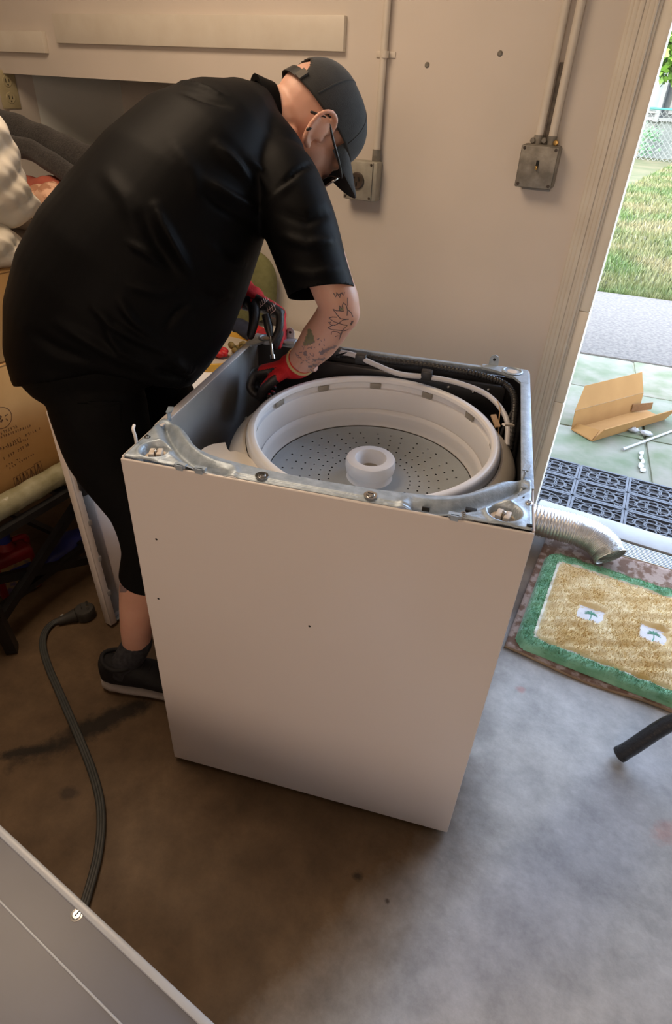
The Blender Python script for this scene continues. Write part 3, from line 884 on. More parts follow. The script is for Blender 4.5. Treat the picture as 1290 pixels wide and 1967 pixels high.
M['sock'] = mat('blue_grey_sock', (0.022, 0.024, 0.032), 0.9, color2=(0.05, 0.05, 0.06), scale=80, bump=0.3, bump_scale=300)
M['lens'] = mat('dark_lens', (0.02, 0.02, 0.025), 0.06, color2=(0.03, 0.03, 0.035))

man = empty('person', (-0.31, 0.28, 0.0), 0, 'man in black shirt, cap and shorts bending over the washer with red gloves', 'person')
def child(o, parent=man):
    o.parent = parent
    o.matrix_parent_inverse = Matrix.Translation(-Vector(man.location)) if parent is man else Matrix.Identity(4)
    return o
def man_mesh(name, me, m, parent=man, flat=False):
    # geometry is written in world coordinates; shift it into the man's frame
    c = me_co(me) - np.array(man.location)
    me_set(me, c)
    o = link(name, me, m, None, not flat)
    o.parent = parent
    return o
def man_vf(name, v, f, m, parent=man, angle=50):
    o = mesh(name, np.asarray(v) - np.array(man.location), f, m, parent, True, angle)
    return o
A_ = lambda p: np.array(p, float)

def body_ring(B, Fp, d, L, S, az, t, n=44, pw=2.3):
    mid = ((B[0] + Fp[0]) / 2, (B[1] + Fp[1]) / 2)
    c = A_(at_depth(*mid, d))
    l = np.array([-math.sin(az), math.cos(az), 0.0])
    l -= t * (l @ t); l /= np.linalg.norm(l)
    b = np.cross(l, t)
    p = np.array([Fp[0] - B[0], Fp[1] - B[1]], float); hw = np.linalg.norm(p) / 2; p /= 2 * hw
    img = lambda v: np.array([v @ A_(RT), -(v @ A_(UP))]) @ p
    e = math.sqrt((img(l) * L) ** 2 + (img(b) * S) ** 2) * FPX / d
    k = 0.955 * hw / e
    th_ = np.linspace(0, 2 * np.pi, n, endpoint=False)
    cs, sn = np.cos(th_), np.sin(th_)
    cs = np.sign(cs) * np.abs(cs) ** (2 / pw); sn = np.sign(sn) * np.abs(sn) ** (2 / pw)
    return c + k * (L * cs[:, None] * l + S * sn[:, None] * b)
def body_loft(st):
    cs = np.array([A_(at_depth((s[0][0] + s[1][0]) / 2, (s[0][1] + s[1][1]) / 2, s[2])) for s in st])
    tt = np.gradient(cs, axis=0); tt /= np.linalg.norm(tt, axis=1)[:, None]
    v = np.vstack([body_ring(s[0], s[1], s[2], s[3], s[4], math.radians(s[5]), t) for s, t in zip(st, tt)])
    return loft_faces(v, len(st), 44)
def limb(pts, radii, seg=20, sub=6):
    P = catmull([A_(p) for p in pts], sub)
    R = np.interp(np.linspace(0, 1, len(P)), np.linspace(0, 1, len(radii)), radii)
    return tube_vf(P, R, seg, round_caps=True)

torso_st = [((50, 690), (360, 722), 1.350, 0.165, 0.13, 36),
            ((27, 652), (366, 702), 1.340, 0.18, 0.145, 37),
            ((27, 610), (384, 682), 1.325, 0.20, 0.165, 39),
            ((42, 535), (424, 640), 1.305, 0.20, 0.165, 41),
            ((74, 450), (466, 592), 1.285, 0.20, 0.16, 44),
            ((122, 358), (496, 538), 1.265, 0.205, 0.15, 46),
            ((184, 264), (522, 468), 1.245, 0.205, 0.14, 48),
            ((258, 190), (545, 390), 1.235, 0.20, 0.125, 50),
            ((335, 152), (546, 338), 1.232, 0.19, 0.105, 50),
            ((412, 150), (545, 288), 1.235, 0.155, 0.08, 50),
            ((474, 163), (545, 240), 1.240, 0.100, 0.064, 50)]
torso = body_loft(torso_st)
shR, shL = at_depth(540, 325, 1.150), Vector((-0.235, 0.765, 1.335))
sleeveR = [at_depth(500, 310, 1.19), at_depth(540, 352, 1.155), at_depth(574, 430, 1.15), at_depth(600, 510, 1.16), at_depth(617, 562, 1.168), at_depth(636, 622, 1.178)]
sleeveL = [Vector((-0.17, 0.70, 1.345)), shL, Vector((-0.30, 0.765, 1.22)), Vector((-0.355, 0.745, 1.10))]

# ---- shirt
vR = limb(sleeveR, [0.066, 0.073, 0.072, 0.067, 0.0655, 0.0655])
shirt_me = remesh([torso, vR, limb(sleeveL, [0.07, 0.075, 0.07, 0.066]), limb([at_depth(455, 230, 1.235), at_depth(530, 300, 1.17)], [0.075, 0.058])], 0.0055, 10, 0.6)
def folds(me, lines):
    bv = me_bvh(me)
    co = me_co(me); no = me_no(me)
    off = np.zeros(len(co))
    for pl, amp, wid in lines:
        P = []
        for q in dense(pl, 6):
            h, n = px_hit(bv, *q)
            if h is not None: P.append(A_(h))
        if len(P) < 2: continue
        P = np.array(P)
        near = np.where(((co > P.min(0) - 4 * wid) & (co < P.max(0) + 4 * wid)).all(1))[0]
        if not len(near): continue
        D2 = ((co[near][:, None, :] - P[None]) ** 2).sum(2)
        i = D2.argmin(1)
        fade = np.sin(np.pi * np.clip((i + 0.5) / len(P), 0.04, 0.96)) ** 0.6
        off[near] += amp * np.exp(-D2.min(1) / (2 * wid ** 2)) * fade
    me_set(me, co + no * off[:, None])
folds(shirt_me, [([(298, 398), (312, 430), (329, 462), (350, 500), (372, 537)], 0.0150, 0.0065), ([(275, 420), (300, 470), (335, 525)], -0.0090, 0.0079),
                 ([(248, 468), (280, 484), (312, 508)], 0.0105, 0.0058), ([(232, 580), (245, 602), (263, 622), (302, 650)], 0.0120, 0.0058),
                 ([(182, 592), (217, 626), (271, 654), (312, 674)], 0.0135, 0.0058), ([(201, 626), (214, 650), (232, 673), (283, 698)], 0.0120, 0.0058),
                 ([(399, 351), (446, 382), (495, 406)], 0.0165, 0.0072), ([(395, 372), (440, 402), (480, 424)], -0.0090, 0.0072),
                 ([(418, 281), (457, 320), (480, 350)], 0.0120, 0.0065), ([(349, 157), (390, 170), (430, 186)], 0.0090, 0.0058), ([(352, 178), (395, 192), (440, 205)], -0.0060, 0.0050),
                 ([(512, 390), (540, 358), (569, 330), (600, 312)], -0.0075, 0.0036), ([(505, 400), (530, 372), (558, 348)], 0.0075, 0.0058),
                 ([(318, 630), (335, 606), (360, 586)], -0.0105, 0.0043), ([(250, 548), (300, 560), (352, 556)], 0.0090, 0.0065),
                 ([(110, 620), (160, 650), (230, 690), (300, 715)], 0.0090, 0.0072), ([(60, 640), (110, 672), (180, 700)], -0.0090, 0.0086),
                 ([(545, 455), (590, 470), (640, 462)], 0.0090, 0.0065), ([(540, 410), (590, 424), (630, 408)], -0.0075, 0.0065), ([(555, 520), (600, 528), (655, 515)], 0.0060, 0.0058),
                 ([(330, 690), (350, 706), (366, 712)], 0.0150, 0.0072), ([(300, 712), (335, 724), (360, 730)], -0.0120, 0.0050),
                 ([(470, 300), (500, 330), (520, 372)], 0.0090, 0.0065), ([(200, 330), (240, 380), (262, 430)], 0.0060, 0.0101), ([(330, 270), (370, 330), (385, 380)], 0.0060, 0.0101),
                 ([(395, 470), (430, 500), (470, 505)], 0.0090, 0.0072), ([(380, 560), (410, 575), (440, 570)], 0.0075, 0.0065)])
def cut_open(me, p, n, rad):
    """open the end of a sleeve with a clean hem"""
    bm = bmesh.new(); bm.from_mesh(me)
    p, n = Vector(p), Vector(n).normalized()
    fs = [f for f in bm.faces if (f.calc_center_median() - p).length < rad]
    es = {e for f in fs for e in f.edges}; vv = {v for f in fs for v in f.verts}
    bmesh.ops.bisect_plane(bm, geom=list(vv) + list(es) + fs, plane_co=p, plane_no=n, clear_outer=True)
    bm.to_mesh(me); bm.free(); me.update()
hq0, hq1 = at_depth(555, 573, 1.175), at_depth(681, 552, 1.160)
hax = (at_depth(617, 562, 1.168) - at_depth(598, 505, 1.160))
hn = (hq1 - hq0).cross(Vector(FW) * 0.80 + Vector(UP) * 0.10).normalized()
if hn.dot(hax) < 0: hn = -hn
cut_open(shirt_me, at_depth(617, 562, 1.168), hn, 0.125)
shirt_bvh = me_bvh(shirt_me)
shirt = man_mesh('shirt', shirt_me, M['shirt'])
sdm = shirt.modifiers.new('cloth', 'SOLIDIFY'); sdm.thickness = 0.0022; sdm.offset = -1
shirt['label'] = 'black short-sleeved polo shirt with creases'

# ---- shorts
hipR, hipL = at_depth(188, 775, 1.275), Vector((-0.37, 0.40, 0.86))
thR = [hipR, at_depth(214, 868, 1.325), at_depth(272, 975, 1.375), at_depth(292, 1050, 1.42), at_depth(284, 1104, 1.47), at_depth(280, 1140, 1.50)]
thL = [hipL, Vector((-0.29, 0.44, 0.66)), Vector((-0.24, 0.46, 0.50)), Vector((-0.28, 0.47, 0.40))]
hips = body_loft([((40, 590), (345, 650), 1.325, 0.175, 0.14, 38), ((36, 640), (350, 690), 1.335, 0.175, 0.14, 38), ((48, 680), (350, 722), 1.345, 0.165, 0.13, 38), ((80, 715), (335, 752), 1.36, 0.14, 0.11, 38)])
shorts_me = remesh([hips, limb(thR, [0.102, 0.096, 0.074, 0.071, 0.069, 0.069]), limb(thL, [0.105, 0.095, 0.080, 0.078])], 0.008, 8, 0.6)
folds(shorts_me, [([(150, 765), (200, 772), (250, 762)], 0.005, 0.006), ([(120, 800), (170, 850), (220, 900)], 0.004, 0.012)])
cut_open(shorts_me, at_depth(284, 1106, 1.472), at_depth(284, 1106, 1.472) - at_depth(290, 1060, 1.43), 0.13)
shorts_bvh = me_bvh(shorts_me)
shorts = man_mesh('shorts', shorts_me, M['shorts'])
pk = surface_patch('pocket_flap', shorts_bvh, [(148, 772), (232, 768), (230, 812), (190, 818), (146, 808)], M['shorts'], None, lift=0.003)
if pk:
    me_set(pk.data, me_co(pk.data) - np.array(man.location)); pk.parent = shorts
    sdm = pk.modifiers.new('t', 'SOLIDIFY'); sdm.thickness = 0.002

# ---- head frame
PH, TH = math.radians(52), math.radians(61)
HF = np.array([math.cos(PH) * math.cos(TH), math.sin(PH) * math.cos(TH), -math.sin(TH)])
HU = np.array([math.cos(PH) * math.sin(TH), math.sin(PH) * math.sin(TH), math.cos(TH)])
HR = np.array([math.sin(PH), -math.cos(PH), 0.0])
HM = np.stack([HR, HF, HU])
H0 = A_(at_depth(614, 244, 1.215)) - np.array([0.085, -0.009, 0.0]) @ HM
# HM rows: local x (right), y (forward), z (up)
hd = lambda v: np.asarray(v, float) @ HM + H0
def hell(c, rx, ry, rz, n=24, k=16):
    v, f = ellipsoid_vf((0, 0, 0), rx, ry, rz, n, k)
    return hd(v + np.array(c)), f
def htube(pts, R, sub=5, seg=10):
    P = catmull([np.array(p, float) for p in pts], sub)
    Rr = R if np.isscalar(R) else np.interp(np.linspace(0, 1, len(P)), np.linspace(0, 1, len(R)), R)
    v, f = tube_vf(hd(P), Rr, seg, round_caps=True)
    return v, f
head = [hell((0, -0.010, 0.030), 0.0765, 0.097, 0.088), hell((0, 0.030, -0.020), 0.067, 0.068, 0.075), hell((0, 0.040, -0.060), 0.055, 0.050, 0.048),
        hell((0, 0.066, -0.098), 0.030, 0.026, 0.022), hell((0, 0.104, -0.030), 0.013, 0.018, 0.022), hell((0, 0.096, -0.006), 0.010, 0.012, 0.022),
        hell((0, 0.086, 0.020), 0.045, 0.016, 0.012), hell((0.032, 0.074, -0.034), 0.020, 0.022, 0.018), hell((-0.032, 0.074, -0.034), 0.020, 0.022, 0.018),
        hell((0, 0.091, -0.066), 0.021, 0.011, 0.0055), hell((0, 0.089, -0.076), 0.019, 0.011, 0.006), hell((0.030, 0.086, -0.002), 0.013, 0.010, 0.010), hell((-0.030, 0.086, -0.002), 0.013, 0.010, 0.010),
        htube([(0.060, -0.02, -0.055), (0.056, 0.02, -0.075), (0.034, 0.06, -0.098)], [0.018, 0.017, 0.014]), htube([(-0.060, -0.02, -0.055), (-0.056, 0.02, -0.075), (-0.034, 0.06, -0.098)], [0.018, 0.017, 0.014])]
for s in (1, -1):
    head.append(hell((s * 0.083, -0.009, -0.002), 0.0075, 0.021, 0.029))
    head.append(htube([(s * 0.079, 0.008, -0.036), (s * 0.084, -0.006, -0.037), (s * 0.090, -0.022, -0.020), (s * 0.096, -0.031, 0.004), (s * 0.096, -0.026, 0.026), (s * 0.090, -0.010, 0.036), (s * 0.083, 0.006, 0.031), (s * 0.079, 0.013, 0.016), (s * 0.080, 0.004, 0.004)], [0.0075, 0.0075, 0.0055, 0.0052, 0.0055, 0.0058, 0.0052, 0.0045, 0.004]))
    head.append(hell((s * 0.078, 0.013, -0.008), 0.007, 0.006, 0.009))
neck = limb([at_depth(498, 226, 1.250), at_depth(535, 224, 1.258), hd((0, -0.035, -0.045))], [0.046, 0.056, 0.059])

# ---- arms and hands
elbR = at_depth(649, 596, 1.198); wrR = at_depth(572, 700, 1.398)
armR = limb([shR, at_depth(600, 450, 1.155), at_depth(636, 545, 1.168), elbR, at_depth(612, 655, 1.30), wrR], [0.042, 0.048, 0.0425, 0.0410, 0.0425, 0.0300])
elbR2 = limb([at_depth(655, 575, 1.185), at_depth(668, 602, 1.195), at_depth(652, 622, 1.22)], [0.026, 0.025, 0.026])
elbL = Vector((-0.375, 0.735, 1.06)); wrL = at_depth(472, 569, 1.475)
armL = limb([shL, Vector((-0.305, 0.76, 1.2)), elbL, A_(elbL) * 0.45 + A_(wrL) * 0.55, wrL], [0.055, 0.048, 0.043, 0.040, 0.030])

def hand_parts(origin, Y, Z, left, curl, thumb, grow=0.0, spread=0.0, cuff=0.05):
    """palm, four jointed fingers and a thumb; local x is the thumb side"""
    Y = A_(Y); Y /= np.linalg.norm(Y)
    Z = A_(Z); Z -= Y * (Z @ Y); Z /= np.linalg.norm(Z)
    X = np.cross(Y, Z) * (1 if left else -1)
    Mx = np.stack([X, Y, Z])
    O = A_(origin)
    W = lambda v: np.asarray(v, float) @ Mx + O
    out = []
    g = grow
    rings = []
    for y, hw, ht, zc in ((-cuff, 0.031, 0.026, 0), (-0.01, 0.030, 0.024, 0), (0.015, 0.036, 0.0195, -0.001), (0.045, 0.043, 0.0180, -0.001), (0.075, 0.0445, 0.0160, 0.0), (0.094, 0.042, 0.0130, 0.0), (0.101, 0.036, 0.008, -0.001)):
        th_ = np.linspace(0, 2 * np.pi, 24, endpoint=False)
        rings.append(np.c_[(hw + g) * np.sign(np.cos(th_)) * np.abs(np.cos(th_)) ** 0.8, np.full(24, y), zc + (ht + g) * np.sin(th_)])
    out.append(loft_faces(W(np.vstack(rings)), len(rings), 24))
    for k, (x, ln, r) in enumerate(((0.032, 0.076, 0.0088), (0.011, 0.084, 0.0090), (-0.011, 0.078, 0.0087), (-0.031, 0.062, 0.0078))):
        c = curl[k]
        p = np.array([x, 0.088, 0.0]); a = 0.0; pts = [np.array([x * 0.9, 0.07, 0.0]), p]
        sx = (x / 0.03) * spread
        for seg_, bend in zip((0.46, 0.30, 0.24), c):
            a += math.radians(bend)
            p = p + ln * seg_ * np.array([sx * 0.3, math.cos(a), -math.sin(a)])
            pts.append(p)
        P = catmull(pts, 4)
        R = np.interp(np.linspace(0, 1, len(P)), [0, 0.25, 0.55, 1], [r * 1.05, r * 1.05, r, r * 0.85]) + g
        out.append(tube_vf(W(P), R, 12, round_caps=True))
    t0, t1, t2 = thumb
    pts = [np.array([0.020, 0.018, -0.008]), np.array([0.040, 0.036, -0.014]) + np.array(t0), np.array([0.050, 0.066, -0.022]) + np.array(t1), np.array([0.046, 0.094, -0.034]) + np.array(t2)]
    P = catmull(pts, 5)
    R = np.interp(np.linspace(0, 1, len(P)), [0, 0.35, 0.7, 1], [0.016, 0.0135, 0.0105, 0.0088]) + g
    out.append(tube_vf(W(P), R, 12, round_caps=True))
    return out, (O, Mx)
rt, up, fw = A_(RT), A_(UP), A_(FW)
hl_args = dict(origin=at_depth(477, 569, 1.470), Y=0.86 * rt - 0.46 * up + 0.06 * fw, Z=0.47 * rt + 0.86 * up - 0.10 * fw, left=True,
               curl=[(60, 22, 12), (60, 16, 10), (58, 12, 6), (52, 8, 4)], thumb=((-0.004, 0.0, -0.014), (-0.012, -0.018, -0.033), (-0.014, -0.040, -0.050)))
hr_args = dict(origin=at_depth(566, 702, 1.405), Y=-0.86 * rt - 0.10 * up + 0.30 * fw, Z=0.25 * rt + 0.80 * up - 0.30 * fw, left=False,
               curl=[(52, 62, 40), (56, 66, 42), (58, 66, 42), (60, 66, 40)], thumb=((0.0, 0.0, -0.004), (-0.006, 0.0, -0.014), (-0.014, -0.004, -0.024)))
hl_in, _ = hand_parts(grow=-0.0022, **hl_args)
hr_in, _ = hand_parts(grow=-0.0022, **hr_args)

# ---- legs and feet
ankR = at_depth(262, 1238, 1.628); ankL = Vector((-0.36, 0.50, 0.10))
kneeR = at_depth(292, 1050, 1.425)
legR = limb([hipR, at_depth(214, 868, 1.33), kneeR, at_depth(272, 1130, 1.53), at_depth(263, 1190, 1.585), ankR], [0.065, 0.070, 0.056, 0.055, 0.044, 0.037])
legL = limb([hipL, (-0.29, 0.44, 0.66), (-0.24, 0.46, 0.49), (-0.31, 0.49, 0.32), (-0.345, 0.50, 0.2), ankL], [0.06, 0.068, 0.057, 0.055, 0.044, 0.036])
fdirR = math.radians(23); fdirL = math.radians(20)
def foot_frame(heel, ang_):
    f = np.array([math.cos(ang_), math.sin(ang_), 0]); s = np.array([-math.sin(ang_), math.cos(ang_), 0])
    h = A_(heel)
    return lambda v: h + np.asarray(v)[:, :1] * f + np.asarray(v)[:, 1:2] * s + np.asarray(v)[:, 2:3] * np.array([0, 0, 1.0])
heelR = (-0.318, 0.088, 0.0); heelL = (-0.43, 0.475, 0.0)
def foot_loft(fr, z_scale=1.0, grow=0.0, prof=None):
    rings = []
    for x, hw, z0, z1, yo in prof:
        th_ = np.linspace(0, 2 * np.pi, 24, endpoint=False)
        cy = np.sign(np.cos(th_)) * np.abs(np.cos(th_)) ** 0.75
        cz = np.sign(np.sin(th_)) * np.abs(np.sin(th_)) ** 0.75
        rings.append(fr(np.c_[np.full(24, x), yo + (hw + grow) * cy, (z0 + z1) / 2 + (z1 - z0 + 2 * grow) / 2 * cz]))
    return loft_faces(np.vstack(rings), len(rings), 24)
FOOT = [(0.012, 0.022, 0.03, 0.075, 0), (0.03, 0.030, 0.028, 0.10, 0), (0.07, 0.033, 0.028, 0.105, 0), (0.12, 0.036, 0.028, 0.085, 0), (0.18, 0.042, 0.028, 0.062, 0.0), (0.225, 0.038, 0.028, 0.050, 0), (0.255, 0.022, 0.03, 0.042, 0)]
frR, frL = foot_frame(heelR, fdirR), foot_frame(heelL, fdirL)
body_me = remesh(head + [neck, armR, elbR2, armL] + hl_in + hr_in + [legR, legL, foot_loft(frR, prof=FOOT), foot_loft(frL, prof=FOOT), limb([ankR, frR(np.array([[0.065, 0, 0.07]]))[0]], [0.037, 0.034]), limb([ankL, frL(np.array([[0.065, 0, 0.07]]))[0]], [0.036, 0.034]),
                 limb([at_depth(490, 220, 1.25), at_depth(330, 400, 1.29), at_depth(200, 600, 1.335), at_depth(200, 720, 1.345)], [0.045, 0.085, 0.095, 0.085]),
                 limb([shR, at_depth(440, 280, 1.24), shL], [0.04, 0.05, 0.04]), limb([hipR, at_depth(200, 720, 1.345), hipL], [0.05, 0.075, 0.05])], 0.0042, 4, 0.5)
body_bvh = me_bvh(body_me)
body = man_mesh('body', body_me, M['skin'])
body['label'] = 'fair skin with tattoos on the arm and calf'

# ---- gloves
def glove(args, label):
    parts, (O, Mx) = hand_parts(grow=0.0012, cuff=0.012, **args)
    if not args['left']: parts.append(limb([A_(args['origin']) + A_(args['Y']) * 0.01, A_(wrR), A_(wrR) * 0.86 + A_(at_depth(612, 655, 1.30)) * 0.14], [0.031, 0.0335, 0.0345]))
    else: parts.append(limb([A_(args['origin']) + A_(args['Y']) * 0.01, A_(wrL), A_(wrL) * 0.8 + A_(elbL) * 0.2], [0.031, 0.0335, 0.0345]))
    me = remesh(parts, 0.0030, 4, 0.5)
    me.materials.append(M['red']); me.materials.append(M['black_rub'])
    co = me_co(me)
    lo = (co - O) @ Mx.T
    pts = np.array([lo[list(p.vertices)].mean(0) for p in me.polygons])
    nr = np.array([tuple(p.normal) for p in me.polygons]) @ Mx.T
    return me, pts, nr, lo
me, pts, nr, lo = glove(hl_args, '')
blk = ((pts[:, 2] < -0.004) & (nr[:, 2] < 0.25)) | ((pts[:, 0] > 0.020) & (pts[:, 1] > 0.022) & (pts[:, 2] < 0.010)) | (pts[:, 2] < -0.046)
blk &= pts[:, 1] > 0.0
blk &= ~((pts[:, 0] < -0.001) & (pts[:, 1] > 0.070))
me.polygons.foreach_set('material_index', blk.astype(np.int32))
glL_bvh = me_bvh(me)
glL = man_mesh('glove', me, None); glL['label'] = 'red knit glove with black dipped palm and white print, gripping the driver'
me, pts, nr, lo = glove(hr_args, '')
blk = (pts[:, 1] > 0.030) & ((nr[:, 2] < 0.45) | (pts[:, 1] > 0.075))
me.polygons.foreach_set('material_index', blk.astype(np.int32))
glR = man_mesh('glove', me, None); glR['label'] = 'red knit glove with black dipped fingers, reaching inside the cabinet'
def cuff(name, O, Y, r, m, parent):
    O = A_(O); Y = A_(Y) / np.linalg.norm(Y)
    P = [O + Y * t for t in (-0.054, -0.046, -0.030, -0.020)]
    v, f = tube_vf(P, [r * 1.04, r * 1.06, r * 1.05, r * 0.99], 28)
    return man_vf(name, v, f, m, parent)
M['cuff'] = mat('glove_cuff_edge', (0.55, 0.42, 0.20), 0.7, color2=(0.45, 0.33, 0.16), scale=40)
Yr = A_(hr_args['Y'])
fd = A_(at_depth(612, 655, 1.30)) - A_(wrR); fd /= np.linalg.norm(fd)
v, f = tube_vf([A_(wrR) + fd * t for t in (0.012, 0.015, 0.019, 0.022)], [0.0345, 0.0362, 0.0362, 0.0350], 28); man_vf('cuff_edge', v, f, M['cuff'], glR)
M['print'] = mat('white_print', (0.75, 0.62, 0.60), 0.7, color2=(0.70, 0.50, 0.50), scale=60)
pr = []
for (x0, y0), (x1, y1), n_, hgt in (((499, 585), (518, 568), 6, 9), ((513, 594), (530, 581), 5, 5), ((515, 602), (529, 590), 4, 8)):
    for k in range(n_):
        t = (k + 0.5) / n_
        cx, cy = x0 + (x1 - x0) * t, y0 + (y1 - y0) * t
        ox = random.uniform(-1.5, 1.5)
        pr.append([(cx - 1.5, cy - hgt / 2), (cx + ox, cy), (cx + 1.5, cy + hgt / 2)])
    pr.append([(x0, y0 + hgt * 0.6), (x1, y1 + hgt * 0.6)])
q = surface_marks('white_print', glL_bvh, pr, 0.0014, M['print'], None, 0.0008)
if q: me_set(q.data, me_co(q.data) - np.array(man.location)); q.parent = glL

# ---- tattoos
def tz(pl, ox=560, oy=550, s=9.21):
    return [(ox + x / s, oy + y / s) for x, y in pl]
lot = [[(730, 400), (790, 430), (840, 430), (840, 340), (880, 390), (910, 290), (960, 330), (985, 420), (975, 520)], [(730, 400), (800, 500), (860, 570), (940, 580), (1010, 580)],
       [(660, 560), (720, 540), (800, 545)], [(660, 560), (740, 620), (830, 650)], [(650, 635), (700, 680), (760, 690), (830, 650)], [(650, 635), (700, 630)], [(640, 735), (700, 695), (760, 680)],
       [(640, 735), (720, 765), (830, 775), (880, 780)], [(830, 650), (900, 595), (1000, 580)], [(830, 650), (920, 680), (980, 690), (900, 770), (880, 790)], [(880, 790), (960, 780), (1000, 760)],
       [(700, 850), (700, 810), (740, 790), (800, 800), (850, 830)], [(770, 890), (800, 870), (850, 880), (870, 810)], [(830, 950), (870, 860), (890, 800)], [(1000, 420), (1050, 470), (1080, 540)], [(985, 200), (990, 350)],
       [(840, 430), (900, 440), (925, 430)], [(740, 120), (780, 190), (800, 120), (850, 200), (870, 110), (920, 160), (930, 100)], [(780, 110), (830, 150), (900, 110)]]
loto = surface_marks('tattoo', body_bvh, [tz(p) for p in lot], 0.0017, M['ink'], None)
soft = [tz(p) for p in ([(500, 1150), (520, 1120), (700, 1050), (830, 1025), (760, 1100), (600, 1170), (560, 1220), (500, 1220)], [(360, 1290), (500, 1270), (600, 1270), (560, 1310), (400, 1330)], [(270, 1400), (400, 1370), (520, 1360), (420, 1430), (290, 1440)], [(200, 1150), (260, 1120), (290, 1200), (240, 1250), (190, 1210)])]
tt_objs = [loto] + [surface_patch('tattoo', body_bvh, p, M['ink_soft'], None, step=2) for p in soft]
tt_objs.append(surface_patch('tattoo', body_bvh, tz([(290, 700), (350, 760), (390, 850), (420, 990), (330, 1040), (200, 1060), (190, 1000), (260, 850)]), M['ink_green'], None, step=2))
tt_objs.append(surface_patch('tattoo', body_bvh, tz([(845, 345), (880, 395), (915, 330), (925, 440), (845, 430)]), M['ink_green'], None, step=1.5))
tt_objs.append(surface_patch('tattoo', body_bvh, tz([(1040, 610), (1110, 590), (1060, 700), (1020, 700)]), M['ink'], None, step=1.5))
dots = []
for k in range(46):
    x, y = random.uniform(150, 640), random.uniform(900, 1400)
    if y > 1020 - 0.2 * x and y < 1500 - 0.5 * (x - 200):
        a = random.uniform(0, 3.1); r = random.uniform(10, 26)
        dots.append(tz([(x - r * math.cos(a), y - r * math.sin(a)), (x, y + 3), (x + r * math.cos(a), y + r * math.sin(a))]))
for k in range(14):
    x, y = random.uniform(20, 420), random.uniform(1150, 1480)
    dots.append(tz([(x + 40 * math.cos(a) * q, y + 34 * math.sin(a + 1) * q) for q, a in ((1, 0), (1, 1), (0.8, 2), (0.6, 3.2), (0.4, 4.4))]))
tt_objs.append(surface_marks('tattoo', body_bvh, dots, 0.0020, M['ink_soft'], None))
calf = surface_patch('tattoo', body_bvh, [(226, 1092), (240, 1088), (262, 1112), (258, 1124), (244, 1138), (228, 1140)], M['ink_soft'], None, step=2)
for q in tt_objs + [calf]:
    if q:
        me_set(q.data, me_co(q.data) - np.array(man.location)); q.parent = body

# ---- collar
cN = at_depth(506, 224, 1.248); cT = (A_(at_depth(548, 214, 1.262)) - A_(at_depth(490, 212, 1.242))); cT /= np.linalg.norm(cT)
a1 = np.cross(cT, HR); a1 /= np.linalg.norm(a1); a2 = np.cross(cT, a1)
th_ = np.linspace(0, 2 * np.pi, 40, endpoint=False)
rings = [A_(cN) + cT * z + r * (np.cos(th_)[:, None] * a1 + np.sin(th_)[:, None] * a2) for z, r in ((-0.016, 0.074), (0.004, 0.067), (0.018, 0.063), (0.023, 0.0605), (0.021, 0.0585), (0.006, 0.0595), (-0.014, 0.062))]
v, f = loft_faces(np.vstack(rings), len(rings), 40, cap=False)
f += [((6 * 40 + j), (6 * 40 + (j + 1) % 40), (j + 1) % 40, j) for j in range(40)]
man_vf('collar', v, f, M['shirt'], shirt)

# ---- cap
cap = empty('cap'); cap.parent = man
def zb(y): return 0.030 + 0.22 * y
na, ns = 192, 36
crown, keep = [], []
for i in range(ns + 1):
    s = i / ns
    for j in range(na):
        t = 2 * math.pi * j / na
        x0, y0 = 0.0835 * math.cos(t), -0.004 + 0.109 * math.sin(t)
        z0 = zb(y0)
        ztop_ = 0.128
        q = s
        zz = z0 + (ztop_ - z0) * math.sin(q * math.pi / 2)
        k = max(0.0, math.cos(q * math.pi / 2)) ** 0.62
        crown.append((x0 * k, y0 * k - 0.004 * (1 - k), zz + 0.004 * math.sin(t * 6) * 0.2 * k))
F = []
for i in range(ns):
    for j in range(na):
        jj = (j + 1) % na
        c = np.mean([crown[i * na + j], crown[(i + 1) * na + jj]], axis=0)
        hgt = c[2] - zb(c[1])
        if c[1] < 0 and abs(c[0]) < 0.047 and hgt < 0.056 * math.sqrt(max(0, 1 - (c[0] / 0.047) ** 2)): continue
        F.append((i * na + j, i * na + jj, (i + 1) * na + jj, (i + 1) * na + j))
o = man_vf('crown', hd(crown), F, M['cap'], cap)
sdm = o.modifiers.new('t', 'SOLIDIFY'); sdm.thickness = 0.0025; sdm.offset = 0
# seams and button
for a in (30, 90, 150, 210, 330):
    t = math.radians(a)
    pts = []
    for i in range(2, ns):
        s = i / ns
        k = max(0.0, math.cos(s * math.pi / 2)) ** 0.62
        x0, y0 = 0.0835 * math.cos(t), -0.004 + 0.109 * math.sin(t)
        pts.append((x0 * k * 1.012, (y0 * k - 0.004 * (1 - k)) * 1.012, zb(y0) + (0.128 - zb(y0)) * math.sin(s * math.pi / 2) + 0.0006))
    v, f = tube_vf(hd(pts), 0.0016, 6); man_vf('seam', v, f, M['cap'], cap)
v, f = hell((0, -0.004, 0.130), 0.007, 0.007, 0.004, 14, 8); man_vf('button', v, f, M['cap'], cap)
